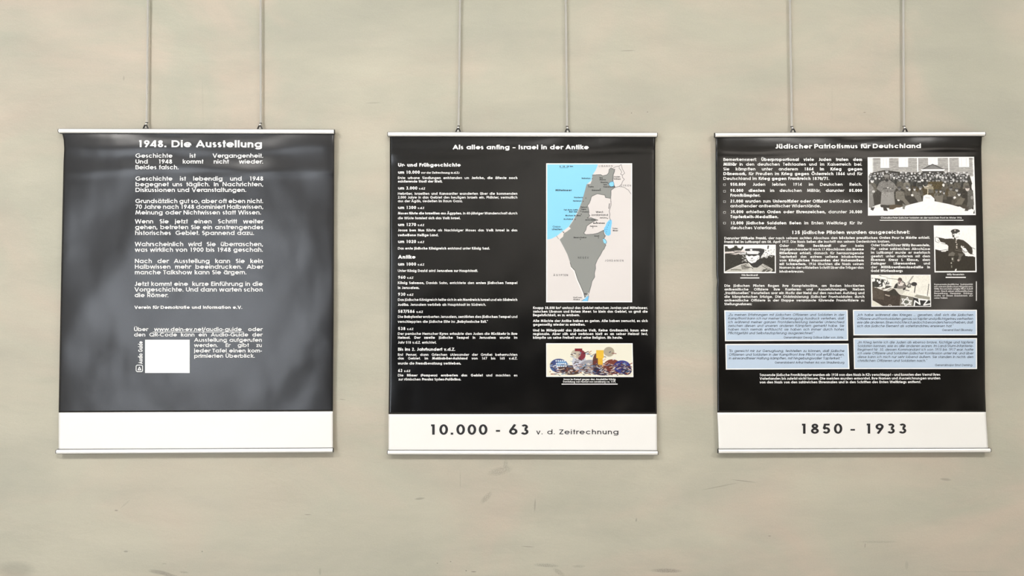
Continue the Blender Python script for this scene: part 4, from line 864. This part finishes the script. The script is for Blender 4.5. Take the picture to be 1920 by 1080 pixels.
# airmen in an open cockpit (15.43 per pixel, origin 1630, 510)
R = Raster(1740, 925, 226, 120, (248, 247, 240)); o = lambda pts: [(x-47, y-77) for x, y in pts]
def P(pts, c, al=1): R.poly(o(pts), c, al)
def Ln(pts, w, c, al=1): R.line(o(pts), w, c, al)
def El(x, y, a, b, c, al=1, rot=0): R.ell(x-47, y-77, a, b, c, al, rot)
R.rect(600, 20, 1720, 560, (242, 240, 230))
Ln([(75, 180), (270, 200), (480, 240)], 16, (60, 60, 56)); Ln([(280, 100), (380, 130), (520, 150)], 14, (180, 178, 172)); Ln([(300, 105), (340, 118)], 16, (40, 40, 36)); Ln([(510, 180), (820, 215)], 14, (120, 120, 104))
P([(85, 300), (170, 190), (300, 200), (420, 240), (380, 420), (250, 440), (85, 440)], (56, 56, 50)); El(130, 230, 44, 50, (248, 248, 246)); El(300, 300, 42, 40, (246, 246, 244)); El(240, 255, 24, 34, (244, 244, 242)); El(330, 230, 20, 18, (236, 236, 232)); P([(385, 300), (460, 400), (390, 400)], (240, 240, 236)); P([(270, 410), (340, 360), (345, 405)], (240, 240, 236)); P([(90, 370), (170, 300), (100, 360)], (200, 200, 196)); Ln([(205, 460), (270, 390), (440, 225)], 14, (30, 30, 26)); Ln([(420, 270), (480, 390)], 16, (30, 30, 26)); Ln([(375, 300), (380, 400)], 20, (80, 80, 74))
P([(85, 430), (250, 470), (400, 540), (480, 540), (620, 460), (740, 490), (850, 630), (905, 660), (880, 980), (390, 985), (250, 900), (90, 810)], (62, 52, 44)); P([(85, 430), (250, 470), (420, 560), (420, 800), (90, 760)], (92, 84, 72), .7); P([(540, 560), (700, 500), (850, 620), (800, 700), (620, 660)], (50, 48, 40)); P([(480, 545), (640, 465), (690, 485), (560, 560)], (196, 190, 180)); P([(450, 640), (600, 680), (580, 705), (460, 670)], (196, 186, 170)); P([(330, 480), (400, 450), (480, 470), (400, 545), (340, 510)], (120, 114, 106)); P([(390, 510), (470, 470), (400, 545)], (236, 234, 226)); El(355, 490, 22, 12, (230, 228, 220))
P([(440, 470), (480, 400), (590, 400), (660, 430), (560, 460), (480, 480)], (72, 70, 64)); El(530, 335, 52, 56, (40, 40, 38)); El(540, 310, 24, 18, (220, 220, 216)); P([(490, 350), (580, 350), (575, 380), (500, 380)], (232, 230, 226)); Ln([(525, 230), (530, 280)], 18, (130, 130, 124))
P([(700, 470), (760, 350), (830, 300), (960, 290), (1050, 350), (1080, 400), (1060, 480), (900, 490), (800, 480)], (128, 122, 116)); P([(700, 470), (760, 350), (820, 340), (800, 470)], (50, 48, 44)); P([(820, 330), (920, 300), (1020, 320), (960, 400), (850, 400)], (226, 218, 212)); El(870, 330, 20, 18, (60, 56, 50)); El(890, 230, 62, 64, (84, 72, 68)); P([(840, 230), (930, 260), (930, 300), (850, 290)], (150, 130, 126)); Ln([(950, 260), (1040, 330)], 22, (60, 58, 54)); Ln([(1010, 370), (1140, 450), (1200, 430)], 26, (70, 66, 60)); P([(960, 500), (1040, 440), (1050, 500), (1000, 530)], (34, 32, 30)); Ln([(1050, 520), (1150, 540)], 24, (110, 108, 98)); El(1160, 390, 50, 60, (150, 148, 140), .5); Ln([(1110, 390), (1160, 320), (1200, 400), (1130, 430), (1110, 390)], 12, (50, 48, 44)); Ln([(1140, 300), (1270, 130)], 36, (158, 156, 150)); Ln([(1100, 400), (1160, 310)], 20, (40, 38, 36)); Ln([(1100, 290), (1100, 340)], 12, (120, 118, 112))
El(1300, 350, 84, 56, (52, 50, 50)); Ln([(1190, 340), (1240, 370)], 24, (40, 38, 36)); Ln([(1335, 400), (1305, 590)], 24, (26, 26, 24)); Ln([(1725, 350), (1680, 680)], 18, (60, 60, 56))
P([(740, 490), (950, 500), (1040, 560), (960, 630), (870, 640)], (214, 212, 200)); P([(870, 640), (960, 630), (1100, 560), (1250, 640), (1350, 650), (1270, 720)], (238, 236, 224)); P([(1290, 700), (1370, 650), (1750, 720), (1750, 800), (1400, 750)], (160, 158, 144))
P([(905, 655), (1280, 725), (1260, 985), (885, 985)], (120, 116, 106)); P([(1275, 735), (1480, 780), (1760, 820), (1760, 985), (1250, 985)], (34, 34, 34)); R.rect(1300, 880, 1660, 930, (40, 40, 40), .5)
for tri in ([(1100, 730), (1190, 940), (930, 905)], [(940, 770), (1225, 830), (1040, 985)]): Ln(tri+[tri[0]], 24, (250, 250, 248))
El(1062, 862, 54, 52, (92, 96, 86)); Ln([(1220, 860), (1200, 960)], 14, (220, 220, 214))
Ln([(1290, 985), (1315, 830), (1460, 930), (1430, 780)], 40, (250, 250, 250)); Ln([(1430, 790), (1680, 810), (1570, 950), (1760, 920)], 36, (250, 250, 250))
El(590, 965, 50, 34, (190, 184, 176)); El(590, 968, 26, 20, (70, 62, 56)); P([(75, 810), (250, 910), (400, 985), (75, 985)], (222, 220, 206))
R.blotch(22, 40, seed=6); im = bordered(R.done(), 3)
B3.picture('aeroplane_print', [(1632.9, 515.0), (1745.0, 515.0), (1745.8, 575.0), (1633.8, 575.2)], im, label='black and white photo of two airmen with a six-pointed star on the fuselage')
# the large group photo (8.64 per pixel, origin 1630, 285)
R = Raster(1750, 950, 404, 218, (252, 252, 250)); o = lambda pts: [(x+25, y-80) for x, y in pts]
def P(pts, c, al=1): R.poly(o(pts), c, al)
def Ln(pts, w, c, al=1): R.line(o(pts), w, c, al)
def El(x, y, a, b, c, al=1, rot=0): R.ell(x+25, y-80, a, b, c, al, rot)
rs = random.Random(11)
P([(60, 95), (1690, 95), (1700, 400), (60, 400)], (188, 186, 182)); R.rect(25, 15, 100, 300, (238, 238, 236), .7)
for y in np.arange(96, 400, 10.5):
    x = 60
    while x < 1690:
        L = rs.uniform(40, 170); Ln([(x, y+rs.uniform(-1, 1)), (x+L, y+rs.uniform(-1, 1))], rs.uniform(2, 5), (rs.randint(60, 150),)*3, .8); x += L+rs.uniform(0, 30)
for a, b, y1 in ((188, 330, 262), (484, 640, 250), (968, 1128, 215), (1470, 1638, 252)):
    P([(a, 90), (b, 90), (b, y1), (a, y1)], (250, 250, 250)); Ln([(a, y1), (b, y1)], 6, (60, 60, 58)); Ln([(a+45, 100), (a+45, y1-20)], 3, (200, 200, 200)); Ln([(b-45, 100), (b-45, y1-20)], 3, (200, 200, 200))
P([(785, 90), (810, 90), (805, 340), (785, 340)], (250, 250, 248)); P([(1295, 90), (1315, 90), (1312, 340), (1295, 340)], (248, 248, 246)); Ln([(812, 95), (812, 300)], 5, (90, 90, 90))
P([(860, 290), (1040, 200), (1230, 290)], (128, 128, 126)); Ln([(860, 288), (1040, 202), (1225, 285)], 12, (50, 50, 48)); P([(845, 280), (1240, 280), (1225, 308), (860, 308)], (250, 250, 248)); P([(870, 310), (1220, 310), (1220, 360), (870, 360)], (70, 70, 68))
P([(-20, 400), (60, 330), (260, 290), (480, 320), (700, 330), (900, 340), (1200, 330), (1400, 340), (1640, 380), (1690, 560), (1690, 940), (1560, 880), (1440, 890), (1300, 850), (1060, 800), (880, 800), (660, 850), (420, 920), (60, 880), (-20, 900)], (52, 48, 40))
P([(700, 480), (1300, 480), (1300, 720), (900, 740), (700, 640)], (70, 58, 32))
def face(x, y, r, cap=None):
    El(x, y, r*.8, r, (rs.randint(120, 235),)*3); El(x, y-r*.75, r*1.15, r*.5, (cap or rs.randint(50, 130),)*3); El(x-r*.3, y-r*.02, r*.14, r*.12, (70,)*3); El(x+r*.3, y-r*.02, r*.14, r*.12, (70,)*3)
def figure(x, y, r, cg, cap=None):
    P([(x-r*2.1, y+r*5), (x-r*1.7, y+r*1.6), (x-r*.5, y+r*.8), (x+r*.5, y+r*.8), (x+r*1.7, y+r*1.6), (x+r*2.1, y+r*5)], cg); Ln([(x, y+r*1.2), (x, y+r*4)], 4, tuple(c*.6 for c in cg)); face(x, y, r, cap)
for row, (y, r, n, x0, x1) in enumerate(((350, 17, 34, 40, 1640), (385, 19, 36, 20, 1650), (425, 20, 30, 10, 1650), (468, 21, 20, 640, 1640))):
    for q in range(n):
        x = x0+(x1-x0)*(q+rs.uniform(-.3, .3))/n; g = rs.randint(26, 80); figure(x, y+rs.uniform(-10, 10), r*rs.uniform(.8, 1.1), (g, g, g-4), rs.choice([30, 50, 90, 150, 230]))
P([(960, 480), (1200, 480), (1210, 600), (1040, 640), (960, 560)], (74, 62, 30))
for x, y, r, g in ((290, 315, 28, 40), (500, 450, 30, 92), (610, 460, 30, 120), (50, 465, 34, 96), (1580, 470, 26, 110), (1240, 480, 24, 84), (1340, 500, 24, 84), (1430, 470, 26, 88), (490, 595, 28, 96), (620, 575, 26, 84), (738, 605, 24, 110), (832, 590, 24, 86),
                   (1212, 545, 20, 84), (1095, 640, 26, 96), (1160, 640, 22, 74), (1215, 665, 22, 80), (1330, 600, 26, 98), (1425, 620, 28, 86), (1460, 690, 28, 96), (1000, 550, 24, 100), (1380, 745, 24, 80)):
    figure(x, y, r, (g, g-4, g-14))
for x, y in ((866, 460), (1210, 535), (475, 778), (1160, 785), (1390, 742), (655, 612), (700, 700)): El(x, y, 20, 18, (242, 240, 236))
P([(430, 640), (560, 640), (580, 750), (660, 840), (600, 870), (540, 790), (430, 760)], (118, 114, 104)); P([(540, 830), (590, 860), (570, 930), (540, 920)], (120, 120, 112)); P([(720, 640), (820, 660), (860, 800), (800, 820), (740, 740)], (112, 108, 100)); P([(720, 780), (800, 860), (720, 850)], (50, 48, 44))
P([(1050, 720), (1200, 700), (1190, 820), (1100, 820)], (116, 110, 100)); P([(1280, 640), (1420, 640), (1400, 720), (1290, 720)], (106, 100, 88)); P([(1380, 860), (1480, 740), (1560, 760), (1500, 860)], (110, 104, 92)); P([(1600, 590), (1690, 640), (1700, 860), (1650, 930), (1560, 960), (1600, 800)], (100, 98, 92)); El(1600, 600, 34, 40, (214, 206, 200)); El(1600, 570, 44, 26, (84, 80, 74)); El(1668, 745, 20, 30, (160, 158, 152)); El(1690, 570, 24, 60, (250, 250, 248))
El(975, 560, 40, 34, (170, 160, 140)); P([(890, 560), (1040, 560), (1050, 610), (900, 600)], (150, 142, 122)); Ln([(880, 540), (900, 570), (960, 560)], 10, (230, 226, 216)); Ln([(955, 600), (950, 700)], 12, (214, 206, 184))
P([(180, 850), (200, 650), (150, 620), (120, 590), (170, 490), (250, 455), (340, 455), (410, 510), (450, 570), (400, 660), (420, 850), (300, 862)], (124, 122, 118)); P([(200, 650), (400, 650), (418, 850), (185, 855)], (150, 148, 144)); Ln([(230, 590), (390, 590)], 14, (70, 68, 66)); Ln([(300, 460), (300, 640)], 6, (84, 82, 80)); P([(245, 400), (330, 400), (330, 450), (300, 475), (260, 460)], (100, 96, 92)); El(287, 385, 46, 24, (130, 128, 124)); El(285, 455, 28, 24, (30, 28, 26)); El(305, 578, 16, 12, (200, 198, 194)); El(348, 592, 14, 10, (180, 178, 172))
P([(220, 870), (260, 862), (300, 950), (230, 950)], (64, 60, 54)); P([(330, 862), (400, 850), (560, 870), (420, 930), (320, 930)], (90, 78, 60))
P([(-25, 520), (30, 520), (90, 620), (60, 690), (80, 860), (30, 910), (-25, 880)], (132, 130, 126)); El(70, 640, 24, 20, (214, 212, 208))
P([(-25, 990), (-25, 930), (60, 900), (180, 880), (240, 950), (330, 960), (440, 900), (560, 900), (660, 850), (870, 800), (880, 710), (930, 690), (1000, 700), (1060, 760), (1060, 800), (1300, 850), (1440, 890), (1560, 940), (1680, 950), (1680, 1025), (-25, 1025)], (252, 252, 250))
P([(80, 870), (180, 840), (180, 900), (90, 900)], (240, 240, 238)); P([(30, 900), (90, 890), (60, 950), (20, 930)], (60, 56, 52)); P([(225, 880), (260, 880), (300, 955), (235, 950)], (54, 50, 46)); P([(540, 870), (580, 880), (570, 930), (540, 920)], (130, 130, 124)); P([(1560, 900), (1620, 880), (1600, 960), (1545, 960)], (80, 76, 70)); P([(1440, 870), (1560, 850), (1600, 930), (1520, 920)], (70, 64, 54)); P([(1680, 1000), (1705, 940), (1705, 1005)], (30, 30, 28)); Ln([(910, 735), (990, 745)], 4, (150, 150, 148)); Ln([(915, 750), (985, 757)], 3, (170, 170, 168))
R.blotch(70, 100, (0, 250, 1700, 640), seed=9); R.blotch(10, 40, seed=2); im = bordered(R.done(), 4)
B3.picture('group_photo_print', [(1626.8, 294.8), (1826.4, 294.0), (1829.6, 403.2), (1627.4, 404.2)], im, label='black and white photo of a crowd in uniform before a plank house')
